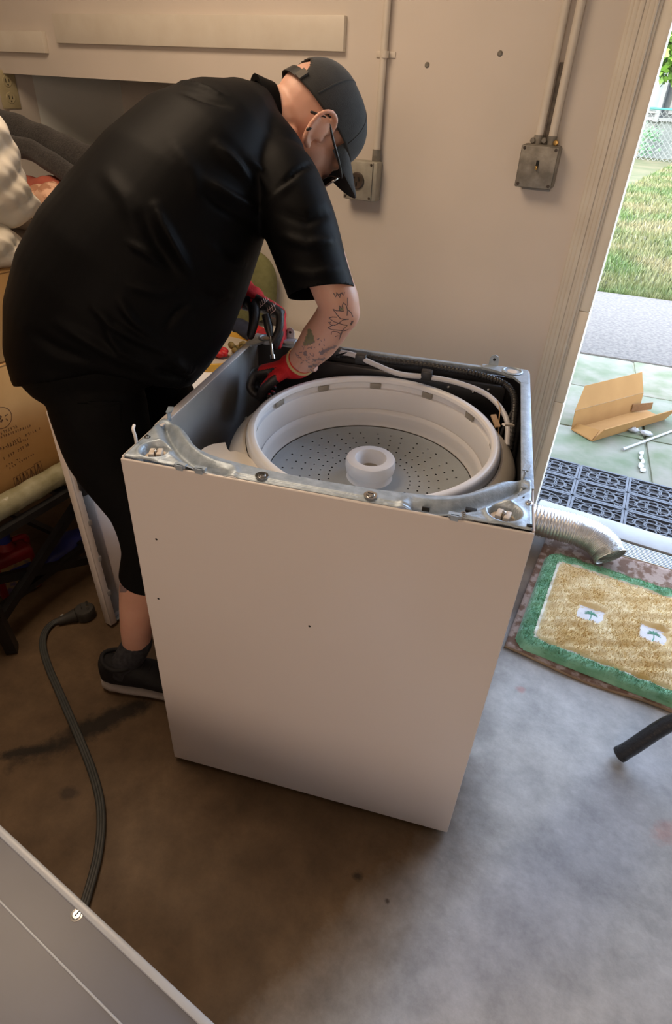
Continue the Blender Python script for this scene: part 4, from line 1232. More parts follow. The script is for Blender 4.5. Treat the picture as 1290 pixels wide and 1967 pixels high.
# back strap with buckle
P = [(0.0845 * math.cos(t), -0.004 + 0.108 * math.sin(t), 0) for t in np.radians(np.linspace(218, 322, 22))]
V, F = [], []
for k, (x, y, _) in enumerate(P):
    for dz, g in ((0.0, 1.0), (0.021, 0.988), (0.021, 0.962), (0.0, 0.974)):
        V.append((x * g, y * g, zb(y) + dz + 0.001))
V, F = loft_faces(V, len(P), 4)
man_vf('strap', hd(V), F, M['black'], cap)
bt = math.radians(302)
bx_, by_ = 0.0870 * math.cos(bt), -0.004 + 0.111 * math.sin(bt)
v, f = box_vf((-0.008, -0.0015, 0.0), (0.008, 0.0025, 0.022))
ca, sa = math.cos(bt + math.pi / 2), math.sin(bt + math.pi / 2)
v = np.c_[bx_ + v[:, 0] * ca - v[:, 1] * sa, by_ + v[:, 0] * sa + v[:, 1] * ca, v[:, 2] + zb(by_) + 0.001]
man_vf('buckle', hd(v), f, mat('dull_buckle', (0.07, 0.06, 0.05), 0.6, 0.2, color2=(0.05, 0.045, 0.04), scale=60), cap)
# brim
V = []
nu, nv = 29, 9
for sgn in (1, -1):
    for i in range(nu):
        u = -1 + 2 * i / (nu - 1)
        t = math.radians(90 - 62 * u)
        bx0, by0 = 0.0825 * math.cos(t), -0.004 + 0.105 * math.sin(t)
        ext = 0.078 * math.sqrt(max(0.0, 1 - abs(u) ** 2.6))
        for j in range(nv):
            w_ = j / (nv - 1)
            y = by0 + ext * w_
            x = bx0 * (1 - 0.05 * w_)
            z = zb(by0) + 0.002 - 0.017 * (x / 0.075) ** 2 * (0.15 + 0.85 * w_) - 0.014 * w_ ** 1.3 + sgn * 0.0014
            V.append((x, y, z))
F = []
n0 = nu * nv
for s_, o_ in ((1, 0), (-1, n0)):
    for i in range(nu - 1):
        for j in range(nv - 1):
            F.append((o_ + i * nv + j, o_ + (i + 1) * nv + j, o_ + (i + 1) * nv + j + 1, o_ + i * nv + j + 1))
for i in range(nu - 1):
    for j in (0, nv - 1):
        F.append((i * nv + j, (i + 1) * nv + j, n0 + (i + 1) * nv + j, n0 + i * nv + j))
man_vf('brim', hd(V), F, M['cap'], cap)

# ---- glasses
gl = empty('eyeglasses'); gl.parent = man
for s in (1, -1):
    P = [(s * 0.0835, -0.040, -0.004), (s * 0.0845, -0.012, 0.020), (s * 0.083, 0.03, 0.016), (s * 0.079, 0.07, 0.012), (s * 0.066, 0.103, 0.010)]
    v, f = htube(P, 0.0027, 5, 8); man_vf('temple', v, f, M['black'], gl)
    P = [(s * (0.037 + 0.030 * math.cos(t)), 0.112 - 0.010 * (abs(math.cos(t) + 0.2)) , -0.008 + 0.020 * math.sin(t)) for t in np.linspace(0, 2 * math.pi, 24)]
    v, f = tube_vf(hd(P), 0.0021, 8); man_vf('rim', v, f, M['steel'], gl)
    V = [(s * 0.037, 0.111, -0.008)] + P[:-1]
    man_vf('lens', hd(V), [(0, i + 1, (i + 1) % 23 + 1) for i in range(23)], M['lens'], gl)
v, f = htube([(0.008, 0.113, -0.004), (0, 0.116, 0.0), (-0.008, 0.113, -0.004)], 0.0022, 4, 8); man_vf('bridge', v, f, M['black'], gl)
v, f = hell((0.0905, -0.019, -0.024), 0.004, 0.004, 0.007, 10, 8)
man_vf('ear_stud', v, f, M['black'], gl)

# ---- shoes and socks
SOLE = [(-0.008, 0.014, 0.006, 0.040, 0), (0.0, 0.028, 0.002, 0.044, 0), (0.02, 0.036, 0.001, 0.040, 0), (0.07, 0.039, 0.001, 0.031, 0), (0.13, 0.041, 0.001, 0.029, 0), (0.19, 0.047, 0.001, 0.028, 0), (0.24, 0.043, 0.002, 0.028, 0), (0.268, 0.029, 0.004, 0.028, 0), (0.279, 0.013, 0.008, 0.026, 0)]
UPR = [(-0.006, 0.016, 0.03, 0.104, 0), (0.004, 0.030, 0.026, 0.118, 0), (0.03, 0.037, 0.026, 0.108, 0), (0.075, 0.039, 0.026, 0.106, 0), (0.12, 0.040, 0.026, 0.094, 0), (0.17, 0.045, 0.026, 0.074, 0), (0.22, 0.043, 0.026, 0.060, 0), (0.255, 0.031, 0.026, 0.048, 0), (0.270, 0.015, 0.026, 0.038, 0)]
for fr, ank in ((frR, ankR), (frL, ankL)):
    sh = empty('shoe'); sh.parent = man
    v, f = foot_loft(fr, prof=SOLE); man_vf('sole', v, f, M['sole'], sh)
    me = remesh([foot_loft(fr, prof=UPR)], 0.004, 3)
    man_mesh('upper', me, M['shoe'], sh)
    th_ = np.linspace(0, 2 * np.pi, 24, endpoint=False)
    P = fr(np.c_[0.052 + 0.046 * np.cos(th_), 0.036 * np.sin(th_), 0.104 + 0.014 * np.cos(th_ + math.pi) ** 2 * (np.cos(th_) < 0)])
    v, f = tube_vf(np.vstack([P, P[:1]]), 0.006, 8); man_vf('shoe_collar', v, f, M['shoe'], sh)
    for k in range(4):
        P = fr(np.array([(0.115 + 0.018 * k, -0.022, 0.090 - 0.0075 * k), (0.118 + 0.018 * k, 0.0, 0.099 - 0.009 * k), (0.115 + 0.018 * k, 0.022, 0.090 - 0.0075 * k)]))
        v, f = tube_vf(P, 0.0022, 6); man_vf('lace', v, f, M['shoe'], sh)
    f0 = fr(np.array([[0.060, 0, 0.075]]))[0]
    up_ = A_(ank) + (A_(ank) - f0) * 0.10
    v, f = limb([f0, A_(ank), up_], [0.041, 0.0395, 0.039], 24)
    man_vf('sock', v, f, M['sock'], man)

# ------------------------------------------------------------------ the nut driver he holds at the rear corner
tl = at_depth(519, 646, 1.446); tb_ = at_depth(524, 690, 1.452)
drv = empty('nut_driver', tuple(tb_), 0, 'slim steel nut driver held upright by the gloved hand at the rear corner', 'tool')
rel = lambda p: A_(p) - A_(tb_)
v, f = tube_vf([rel(at_depth(523, 686, 1.452)), rel(tl)], 0.0032, 12); mesh('shaft', v, f, M['steel'], drv, True, 50)
v, f = tube_vf([rel(tb_), rel(at_depth(523, 682, 1.452))], 0.0062, 14); mesh('socket', v, f, M['steel'], drv, True, 50)
v, f = tube_vf([rel(tl), rel(at_depth(516, 630, 1.444)), rel(at_depth(510, 604, 1.440))], [0.007, 0.011, 0.010], 14); mesh('handle', v, f, M['black'], drv, True, 50)
# ------------------------------------------------------------------ things on the back wall
M['grey_box'] = mat('painted_steel_box', (0.33, 0.31, 0.26), 0.5, 0.3, color2=(0.42, 0.40, 0.34), scale=30, bump=0.15)
M['dark_box'] = mat('worn_dark_box', (0.18, 0.165, 0.14), 0.55, 0.3, color2=(0.34, 0.32, 0.28), scale=26, detail=8, bump=0.2)
M['brown'] = mat('bakelite', (0.045, 0.035, 0.028), 0.4, color2=(0.07, 0.05, 0.04), scale=30)
M['pipe'] = mat('painted_conduit', (0.72, 0.66, 0.58), 0.4, color2=(0.66, 0.60, 0.52), scale=14)
M['ivory'] = mat('ivory_plate', (0.52, 0.45, 0.27), 0.5, color2=(0.46, 0.39, 0.23), scale=20)
M['dark_strip'] = mat('dark_mottled_strip', (0.10, 0.085, 0.07), 0.9, color2=(0.22, 0.19, 0.16), scale=40, detail=8)
WR = Matrix.Rotation(math.radians(90), 4, 'X')       # local z -> out of the wall (-y)
def on_wall(px_, py_, proud=0.0):
    return at_y(px_, py_, WY - proud)
c = on_wall(702, 345)
ob = empty('outlet_box', (c.x, WY, c.z), 0, 'grey steel outlet box with one round brown socket beside the cap brim', 'outlet box')
box('body', (-0.060, -0.045, -0.060), (0.060, 0.0, 0.060), M['grey_box'], ob, bevel=0.006)
cv = box('cover', (-0.058, -0.050, -0.058), (0.046, -0.045, 0.058), M['grey_box'], ob, bevel=0.003)
o = lathe('socket', [(0, 0.007), (0.023, 0.007), (0.026, 0.004), (0.026, 0)], M['brown'], ob, seg=28); o.matrix_local = Matrix.Translation((-0.008, -0.050, 0.0)) @ WR
for dx, dz, a in ((-0.010, 0.006, 0.3), (0.009, 0.006, -0.3), (0.0, -0.010, 0)):
    b_ = box('slot', (-0.0022, -0.0005, -0.006), (0.0022, 0.0012, 0.006), M['hole'], ob); b_.matrix_local = Matrix.Translation((-0.008 + dx, -0.0580, dz)) @ Matrix.Rotation(a, 4, 'Y')
for x, z in ((-0.050, 0.050), (0.040, 0.050), (0.040, -0.050), (-0.050, -0.050)):
    o = lathe('screw', [(0, 0.002), (0.0035, 0.0015), (0.0045, 0)], M['brown'], ob, seg=10); o.matrix_local = Matrix.Translation((x, -0.050, z)) @ WR
c1 = on_wall(727, 296); c2 = on_wall(742, 90)
px0 = c1.x - c.x
tube('conduit', [(px0, -0.018, c1.z - c.z + 0.005), (c2.x - c.x, -0.018, c2.z - c.z), (c2.x - c.x + 0.004, -0.018, 2.49 - c.z)], 0.0108, M['pipe'], ob, seg=16)
tube('connector', [(px0 - 0.0005, -0.018, 0.055), (px0, -0.018, c1.z - c.z + 0.014)], 0.0135, M['dark_box'], ob, seg=14)
zs = on_wall(740, 105).z - c.z
box('strap', (px0 - 0.004 - 0.028, -0.004, zs - 0.008), (px0 + 0.006 + 0.026, -0.0005, zs + 0.008), M['pipe'], ob, bevel=0.001)
tube('strap_loop', [(px0 + 0.003, -0.018, zs - 0.009), (px0 + 0.004, -0.018, zs + 0.009)], 0.0125, M['pipe'], ob, seg=16)

c = on_wall(1037, 318)
sw = empty('switch_box', (c.x, WY, c.z), 0, 'worn grey steel switch box with a brass toggle near the doorway', 'switch box')
box('body', (-0.054, -0.040, -0.056), (0.054, 0.0, 0.056), M['dark_box'], sw, bevel=0.008)
box('cover', (-0.055, -0.046, -0.057), (0.052, -0.040, 0.053), M['dark_box'], sw, bevel=0.004)
M['brass'] = mat('brass', (0.55, 0.36, 0.12), 0.35, 0.8, color2=(0.42, 0.27, 0.09), scale=40)
box('toggle_slot', (-0.004, -0.0475, -0.004), (0.004, -0.0455, 0.016), M['hole'], sw)
box('toggle', (-0.003, -0.056, -0.008), (0.003, -0.046, 0.002), M['brass'], sw, bevel=0.001)
for x, z in ((-0.046, 0.045), (0.044, 0.045), (-0.046, -0.048), (0.044, -0.048)):
    o = lathe('screw', [(0, 0.002), (0.0035, 0.0015), (0.0045, 0)], M['brown'], sw, seg=10); o.matrix_local = Matrix.Translation((x, -0.046, z)) @ WR
ztop2 = on_wall(1080, 120).z - c.z
for x in (-0.017, 0.021):
    tube('conduit', [(x, -0.018, 0.072), (x + 0.001, -0.018, 2.49 - c.z)], 0.0115, M['pipe'], sw, seg=16)
    tube('connector', [(x, -0.018, 0.050), (x, -0.018, 0.078)], 0.0135, M['dark_box'], sw, seg=14)
box('conduit_gap_strip', (-0.004, -0.010, 0.06), (0.008, -0.0005, ztop2), M['dark_strip'], sw, bevel=0.001)  # dark mottled strip between the paired conduits
for k, (x, z) in enumerate(((-0.03, 0.064), (0.002, 0.066), (0.036, 0.062))):
    o = lathe('bushing', [(0, 0.006), (0.006, 0.005), (0.008, 0)], M['brass' if k == 2 else 'dark_box'], sw, seg=12); o.matrix_local = Matrix.Translation((x, -0.030, z)) @ WR
box('paint_drip', (-0.040, -0.010, -0.066), (0.045, -0.0005, -0.055), M['sill'], sw, bevel=0.003)
for k, (x, y) in enumerate(((820, 125), (960, 103))):
    c = on_wall(x, y)
    o = lathe('wall_anchor', [(0, 0.004), (0.004, 0.004), (0.007, 0.001), (0.008, 0)], M['dark_box'], None, seg=14)
    o.matrix_world = Matrix.Translation((c.x, WY, c.z)) @ WR
    tag(o, ('small dark screw hole plug in the wall right of the left conduit', 'small screw anchor in the wall left of the paired conduits')[k], 'wall anchor')
# outlet in the recess side wall
c = at_x(15, 172, -2.0)
ro = empty('wall_outlet', (-2.0, c.y, c.z), 0, 'old ivory double outlet in the recess at the far left', 'outlet')
box('plate', (0.0, -0.045, -0.07), (0.006, 0.045, 0.07), M['ivory'], ro, bevel=0.002)
for dz in (0.030, -0.030):
    o = lathe('receptacle', [(0, 0.003), (0.020, 0.003), (0.022, 0)], M['ivory'], ro, seg=20); o.matrix_local = Matrix.Translation((0.006, 0, dz)) @ Matrix.Rotation(math.pi / 2, 4, 'Y')
    for dy, h_ in ((-0.008, 0.007), (0.008, 0.006)):
        box('slot', (0.0088, dy - 0.0016, dz + 0.002 - h_), (0.0096, dy + 0.0016, dz + 0.002 + h_), M['hole'], o if False else ro)
    box('slot', (0.0088, -0.003, dz - 0.015), (0.0096, 0.003, dz - 0.009), M['hole'], ro)

# ------------------------------------------------------------------ doorway side: rugs, mat, duct, carton
M['pile_yellow'] = mat('yellow_pile', (0.62, 0.42, 0.15), 0.95, color2=(0.82, 0.68, 0.40), scale=11, detail=8, sheen=0.3)
M['pile_green'] = mat('green_pile', (0.15, 0.36, 0.20), 0.95, color2=(0.27, 0.52, 0.32), scale=22, detail=8, sheen=0.3)
M['pile_cream'] = mat('cream_pile', (0.75, 0.70, 0.58), 0.95, color2=(0.66, 0.62, 0.50), scale=30)
M['patch'] = mat('white_woven_patch', (0.78, 0.77, 0.76), 0.9, color2=(0.70, 0.69, 0.70), scale=40, bump=0.2, bump_scale=400)
M['stitch'] = mat('green_stitching', (0.10, 0.30, 0.20), 0.9, color2=(0.16, 0.36, 0.26), scale=60)
M['old_rug'] = mat('old_patterned_rug', (0.17, 0.095, 0.06), 0.95, color2=(0.36, 0.265, 0.215), scale=34, detail=7, contrast=(0.45, 0.55), bump=0.2, bump_scale=200)
M['rug_back'] = mat('rug_backing', (0.30, 0.20, 0.11), 0.95, color2=(0.22, 0.14, 0.08), scale=20)
# lower, flat rug
def rr(x0, x1, y0, y1, r, n=8):
    p = []
    for cx, cy, a0 in ((x1 - r, y1 - r, 0), (x0 + r, y1 - r, 90), (x0 + r, y0 + r, 180), (x1 - r, y0 + r, 270)):
        p += [(cx + r * math.cos(math.radians(a0 + 90 * k / n)), cy + r * math.sin(math.radians(a0 + 90 * k / n))) for k in range(n + 1)]
    return p
under = empty('under_rug', (1.05, 1.08, 0.0), 0, 'thin old brown patterned rug showing round the edge of the green-bordered rug', 'rug')
nx_, ny_ = 60, 44
X0, X1, Y0, Y1 = 0.636, 1.56, 0.786, 1.432
V = []
for i in range(nx_):
    for j in range(ny_):
        x = X0 + (X1 - X0) * i / (nx_ - 1); y = Y0 + (Y1 - Y0) * j / (ny_ - 1)
        z = 0.006 + 0.003 * math.sin(x * 19) * math.sin(y * 11)
        e = (Y1 - y) / 0.09
        if e < 1: z += 0.020 * (1 - e) ** 1.2 * (0.6 + 0.4 * math.sin(x * 7 + 1))      # curled-up edge by the threshold
        y += 0.008 * math.sin(x * 13)
        V.append((x - 1.05, y - 1.08, z))
F = [(i * ny_ + j, (i + 1) * ny_ + j, (i + 1) * ny_ + j + 1, i * ny_ + j + 1) for i in range(nx_ - 1) for j in range(ny_ - 1)]
o = mesh('pile', V, F, M['old_rug'], under, True)
sdm = o.modifiers.new('t', 'SOLIDIFY'); sdm.thickness = 0.005; sdm.offset = -1
edge = [V[i * ny_ + ny_ - 1] for i in range(nx_)]
tube('bound_edge', [(x, y, z + 0.001) for x, y, z in edge], 0.0050, M['rug_back'], under, seg=8)
tube('bound_edge', [(V[i * ny_][0], V[i * ny_][1], V[i * ny_][2]) for i in range(nx_)], 0.0045, M['rug_back'], under, seg=8)

# plush bath rug
RX0, RX1, RY0, RY1 = 0.658, 1.52, 0.800, 1.318
rug = empty('bath_rug', ((RX0 + RX1) / 2, (RY0 + RY1) / 2, 0.012), 0, 'plush yellow bath rug with green border and two palm tree patches', 'rug')
rcx, rcy = rug.location.x, rug.location.y
nx_, ny_ = 190, 115
GX = np.linspace(RX0, RX1, nx_); GY = np.linspace(RY0, RY1, ny_)
def sdf_rr(x, y, x0, x1, y0, y1, r):
    qx = np.abs(x - (x0 + x1) / 2) - (x1 - x0) / 2 + r; qy = np.abs(y - (y0 + y1) / 2) - (y1 - y0) / 2 + r
    return np.minimum(np.maximum(qx, qy), 0) + np.hypot(np.maximum(qx, 0), np.maximum(qy, 0)) - r
XX, YY = np.meshgrid(GX, GY, indexing='ij')
d_out = sdf_rr(XX, YY, RX0, RX1, RY0, RY1, 0.055)
d_in = sdf_rr(XX, YY, RX0 + 0.052, RX1 - 0.052, RY0 + 0.048, RY1 - 0.052, 0.016)
patches = [(0.809, 0.893, 1.010, 1.088), (1.000, 1.084, 1.020, 1.098)]
dp = np.min([sdf_rr(XX, YY, *p, 0.004) for p in patches], axis=0)
nz = sum(np.sin(XX * a + YY * b + c) for a, b, c in ((61, 23, 0), (-37, 88, 1), (120, 60, 2), (75, -140, 3)))
ZZ = 0.026 * np.clip(1 - np.exp(d_out / 0.006), 0, 1) + 0.0016 * nz * np.clip(-d_out / 0.01, 0, 1)
ZZ -= 0.008 * np.exp(-(d_in / 0.006) ** 2)
ZZ -= 0.016 * (1 / (1 + np.exp(dp / 0.0022)))
ZZ += rng.normal(0, 0.0008, ZZ.shape) * (d_out < -0.004)
V = np.c_[(XX - rcx).ravel(), (YY - rcy).ravel(), np.maximum(ZZ, 0.0).ravel()]
mats = {'border': [], 'centre': [], 'piping': []}
for i in range(nx_ - 1):
    for j in range(ny_ - 1):
        if d_out[i:i + 2, j:j + 2].min() > 0: continue
        q = (i * ny_ + j, (i + 1) * ny_ + j, (i + 1) * ny_ + j + 1, i * ny_ + j + 1)
        di = d_in[i:i + 2, j:j + 2].mean()
        mats['border' if di > 0.007 else 'piping' if di > -0.003 else 'centre'].append(q)
def sub_mesh(name, faces, m, parent):
    ids = sorted({k for q in faces for k in q}); ix = {k: n_ for n_, k in enumerate(ids)}
    return mesh(name, V[ids], [tuple(ix[k] for k in q) for q in faces], m, parent, True)
ro_ = sub_mesh('border', mats['border'], M['pile_green'], rug)
sub_mesh('piping', mats['piping'], M['pile_cream'], rug)
sub_mesh('centre', mats['centre'], M['pile_yellow'], rug)
pl = rr(RX0 + 0.004, RX1 - 0.004, RY0 + 0.004, RY1 - 0.004, 0.052)
prism('backing', [(x - rcx, y - rcy) for x, y in pl], 0.0, 0.006, M['rug_back'], rug)
# tufts of the pile
def tufts(name, mask, n, m, h0, h1):
    x = rng.uniform(RX0, RX1, n * 4); y = rng.uniform(RY0, RY1, n * 4)
    i = np.clip(((x - RX0) / (RX1 - RX0) * (nx_ - 1)).astype(int), 0, nx_ - 2); j = np.clip(((y - RY0) / (RY1 - RY0) * (ny_ - 1)).astype(int), 0, ny_ - 2)
    ok = mask[i, j]
    x, y, i, j = x[ok][:n], y[ok][:n], i[ok][:n], j[ok][:n]
    k = len(x)
    z = np.maximum(ZZ[i, j], 0) - 0.003
    a = rng.uniform(0, 6.283, k); w = rng.uniform(0.0008, 0.0016, k); h = rng.uniform(h0, h1, k)
    l = rng.normal(0, 0.0022, (k, 2)) + np.array([0.0014, -0.0006])
    v = np.stack([np.c_[x - w * np.cos(a) - rcx, y - w * np.sin(a) - rcy, z], np.c_[x + w * np.cos(a) - rcx, y + w * np.sin(a) - rcy, z], np.c_[x + l[:, 0] - rcx, y + l[:, 1] - rcy, z + h]], 1).reshape(-1, 3)
    tag(raw(name, v, np.arange(3 * k).reshape(-1, 3), m, rug), kind='stuff')
tufts('border_pile', (d_in > 0.008) & (d_out < -0.002), 26000, M['pile_green'], 0.005, 0.010)
tufts('centre_pile', (d_in < -0.004) & (dp > 0.002), 42000, M['pile_yellow'], 0.005, 0.009)
for (x0, x1, y0, y1) in patches:
    p_ = box('patch', (x0 - rcx, y0 - rcy, 0.004), (x1 - rcx, y1 - rcy, 0.0135), M['patch'], rug, bevel=0.002)
    cx, cy = (x0 + x1) / 2 - rcx + 0.002, (y0 + y1) / 2 - rcy
    zt = 0.0140
    fr = []
    for a in (100, 60, 25, 140, 170, -5, 200):
        t = math.radians(a)
        pts = [(cx, cy + 0.006, zt), (cx + 0.010 * math.cos(t), cy + 0.006 + 0.010 * math.sin(t) + 0.002, zt), (cx + 0.021 * math.cos(t), cy + 0.006 + 0.016 * math.sin(t) - 0.003 * abs(math.cos(t)), zt)]
        fr.append(tube_vf(catmull(pts, 3), [0.0014] * 2 + [0.0024] * 2 + [0.002] * 2 + [0.0008], 6, 0.4))
    v, f = join_vf(fr); mesh('palm_fronds', v, f, M['stitch'], p_)
    v, f = tube_vf(catmull([(cx, cy + 0.006, zt), (cx + 0.001, cy - 0.010, zt), (cx - 0.002, cy - 0.027, zt)], 3), 0.0016, 6, 0.4); mesh('palm_trunk', v, f, M['stitch'], p_)

# rubber doormat outside, nine and more ornamental panels
M['rubber'] = mat('grey_rubber', (0.055, 0.058, 0.068), 0.55, color2=(0.085, 0.088, 0.10), scale=30, detail=6, bump=0.1)
M['rubber_dk'] = mat('rubber_base', (0.018, 0.017, 0.018), 0.8, color2=(0.04, 0.036, 0.034), scale=40)
mat_z = GZ + 0.002
mx0, my0 = 0.460, 1.672
dm = empty('rubber_doormat', (mx0, my0, mat_z), math.radians(2.0), 'dark grey rubber doormat of openwork ornamental panels outside the doorway', 'doormat')
CW, CH = 0.218, 0.148
ncol, nrow = 5, 3
box('base', (0, 0, 0), (CW * ncol, CH * nrow, 0.005), M['rubber_dk'], dm, bevel=0.002)
# one panel: frame, ring, lens-shaped petals and corner scrolls, all round-section ribs
def rib(pts, r, sub=0):
    return tube_vf(catmull(pts, sub) if sub else np.array(pts, float), r, 6)
pp = []
w2, h2 = CW / 2 - 0.006, CH / 2 - 0.006
fr_ = [(-w2, -h2, 0.009), (w2, -h2, 0.009), (w2, h2, 0.009), (-w2, h2, 0.009)]
for a, b in zip(fr_, fr_[1:] + fr_[:1]): pp.append(bar_vf(a, b, 0.010, 0.011))
def ell(cx, cy, a, b, n=28, a0=0, a1=2 * math.pi): return [(cx + a * math.cos(t), cy + b * math.sin(t), 0.009) for t in np.linspace(a0, a1, n)]
pp += [rib(ell(0, 0, 0.066, 0.050), 0.0042), rib(ell(0, 0, 0.030, 0.022), 0.0042), rib(ell(0.047, 0, 0.026, 0.020, 20), 0.0036), rib(ell(-0.047, 0, 0.026, 0.020, 20), 0.0036),
       rib(ell(0, 0.036, 0.020, 0.016, 20), 0.0034), rib(ell(0, -0.036, 0.020, 0.016, 20), 0.0034)]
for sx in (-1, 1):
    for sy in (-1, 1):
        pp.append(rib([(sx * w2, sy * h2, 0.009), (sx * 0.075, sy * 0.045, 0.009), (sx * 0.050, sy * 0.036, 0.009)], 0.0042, 4))
        pp.append(rib(ell(sx * 0.082, sy * 0.050, 0.016, 0.012, 14), 0.0030))
        pp.append(rib([(sx * w2, sy * 0.010, 0.009), (sx * 0.080, sy * 0.022, 0.009), (sx * 0.064, sy * 0.012, 0.009)], 0.0034, 4))
        pp.append(rib([(sx * 0.014, sy * 0.014, 0.009), (sx * 0.034, sy * 0.030, 0.009)], 0.0034))
pv, pf = join_vf(pp)
pm = None
for i in range(ncol):
    for j in range(nrow):
        if pm is None:
            o = mesh('panel', pv, pf, M['rubber'], dm, True, 50); pm = o
        else:
            o = pm.copy(); col.objects.link(o); o.parent = dm
        o.location = (CW * (i + 0.5), CH * (j + 0.5), 0)

# flexible foil duct
M['foil'] = mat('foil_duct', (0.80, 0.80, 0.79), 0.30, 0.85, color2=(0.70, 0.70, 0.69), scale=50, bump=0.5, bump_scale=90)
dz0 = 0.072
dpts = [(0.20, 1.20, 0.075), (0.30, 1.310, 0.085), (0.40, 1.360, 0.090), (0.52, 1.385, 0.092), (0.64, 1.400, 0.092), (0.735, 1.405, 0.094), (0.800, 1.392, 0.092), (0.846, 1.366, 0.080), (0.868, 1.345, 0.066)]
P = catmull([np.array(p) for p in dpts], 36)
ph = np.arange(len(P))
R = 0.0575 + 0.0016 * np.sin(ph * 1.57)
v, f = tube_vf(P, R, 30)
f = f[:-2]
duct = empty('foil_duct', (0.6, 1.38, 0.0), 0, 'crinkled silver foil dryer duct lying by the threshold', 'duct')
off = np.array([0.6, 1.38, 0.0])
o = mesh('hose', v - off, f, M['foil'], duct, True, 80)
sdm = o.modifiers.new('t', 'SOLIDIFY'); sdm.thickness = 0.0012; sdm.offset = 0
v, f = tube_vf([P[-1] - (P[-1] - P[-4]) * 0.3, P[-1] + (P[-1] - P[-4]) * 0.4], [0.0595, 0.059], 30)
mesh('end_collar', v - off, f[:-2], M['foil'], duct, True, 60)

# open carton on the slabs
M['card'] = mat('cardboard', (0.27, 0.130, 0.030), 0.85, color2=(0.30, 0.147, 0.037), scale=10, detail=5)
M['card_in'] = mat('cardboard_edge', (0.17, 0.08, 0.025), 0.9, color2=(0.2, 0.095, 0.03), scale=60)
p0 = at_z(1089, 828, GZ); p1 = at_z(1135, 848, GZ); p2 = at_z(1274, 806, GZ)
ux = Vector((p2.x - p1.x, p2.y - p1.y, 0)); Lc = ux.length; cang = math.atan2(ux.y, ux.x)
wv = Vector((p0.x - p1.x, p0.y - p1.y, 0)); nv_ = Vector((-math.sin(cang), math.cos(cang), 0)); Wc = max(0.10, wv.dot(nv_))
carton = empty('open_carton', (p1.x, p1.y, GZ + 0.004), cang, 'open tan cardboard carton with raised flaps lying on the patio slabs', 'carton')
hc = 0.105
def sheet(name, pts, m, parent, t=0.004):
    bm = bmesh.new()
    vs_ = [bm.verts.new(Vector(p)) for p in pts]
    fa = bm.faces.new(vs_)
    bm.normal_update()
    nn = fa.normal.copy()
    r = bmesh.ops.extrude_face_region(bm, geom=[fa])
    bmesh.ops.translate(bm, vec=nn * t, verts=[g for g in r['geom'] if isinstance(g, bmesh.types.BMVert)])
    bmesh.ops.recalc_face_normals(bm, faces=bm.faces)
    me = bpy.data.meshes.new(name); bm.to_mesh(me); bm.free()
    return link(name, me, m, parent)
sheet('bottom', [(0, 0, 0), (Lc, 0, 0), (Lc, Wc, 0), (0, Wc, 0)], M['card'], carton)
sheet('near_side', [(0, -0.002, 0), (Lc, -0.002, 0), (Lc + 0.02, -0.035, 0.075), (0.03, -0.030, 0.075)], M['card'], carton)
sheet('far_side', [(0, Wc, 0), (Lc * 0.93, Wc, 0), (Lc * 0.93, Wc + 0.01, hc), (0, Wc + 0.01, hc)], M['card'], carton)
sheet('top_flap', [(0, Wc + 0.011, hc + 0.001), (Lc * 0.93, Wc + 0.011, hc + 0.001), (Lc * 0.93, Wc + 0.06, hc + 0.105), (0.09, Wc + 0.06, hc + 0.105)], M['card'], carton)
sheet('end_flap', [(-0.002, 0, 0), (-0.002, Wc, 0), (0.035, Wc, 0.030), (0.055, 0.01, 0.045)], M['card'], carton)
sheet('inner_flap', [(Lc * 0.80, Wc - 0.004, 0.012), (Lc * 1.02, Wc * 0.72, 0.012), (Lc * 1.02, Wc * 0.75, 0.055), (Lc * 0.80, Wc - 0.002, 0.055)], M['card_in'], carton)
# packing scraps and a white rod on the slabs
M['foam'] = mat('white_foam', (0.42, 0.41, 0.40), 0.9, color2=(0.36, 0.35, 0.34), scale=30, bump=0.3)
for k, (x, y, r, lab) in enumerate(((1213, 830, 0.020, 'crumpled white foam scrap touching the carton'), (1238, 837, 0.020, 'crumpled white foam scrap beside the slab joint'))):
    c = at_z(x, y, GZ)
    v, f = ellipsoid_vf((0, 0, r * 0.6), r * 1.5, r, r * 0.6, 16, 10)
    v = v * (1 + 0.22 * np.sin(v[:, :1] * 240 + k) * np.sin(v[:, 1:2] * 310 + 1))
    v[:, 2] -= v[:, 2].min()
    o = mesh('foam_scrap', v, f, M['foam'], None, True)
    o.location = (c.x, c.y, GZ + 0.003); tag(o, lab, 'scrap')
a = at_z(1200, 864, GZ); b = at_z(1296, 828, GZ)
rod = empty('white_rod', tuple(a), 0, 'thin white rod lying across the slab joint near the carton', 'rod')
d = b - a
tube('rod_body', [(0, 0, 0.009), (d.x, d.y, 0.009)], 0.006, M['foam'], rod, seg=10)
tube('rod_tip', [(-d.x * 0.05, -d.y * 0.05, 0.009), (d.x * 0.02, d.y * 0.02, 0.009)], 0.0075, M['foam'], rod, seg=10)
for k in range(5):
    c = at_z(1229 + random.uniform(-3, 5), 872 + k * 8, GZ)
    r = random.uniform(0.014, 0.022)
    v, f = ellipsoid_vf((0, 0, 0.004), r * 0.7, r * 1.6, 0.004, 12, 6)
    v = v * (1 + 0.2 * np.sin(v[:, :1] * 300 + k))
    o = mesh('mortar_crumb', v, f, M['foam'], None, True); o.location = (c.x, c.y, GZ + 0.001)
    tag(o, 'pale crumb of mortar lying along the slab joint by the doormat', 'crumb', 'mortar crumbs on the slab joint')

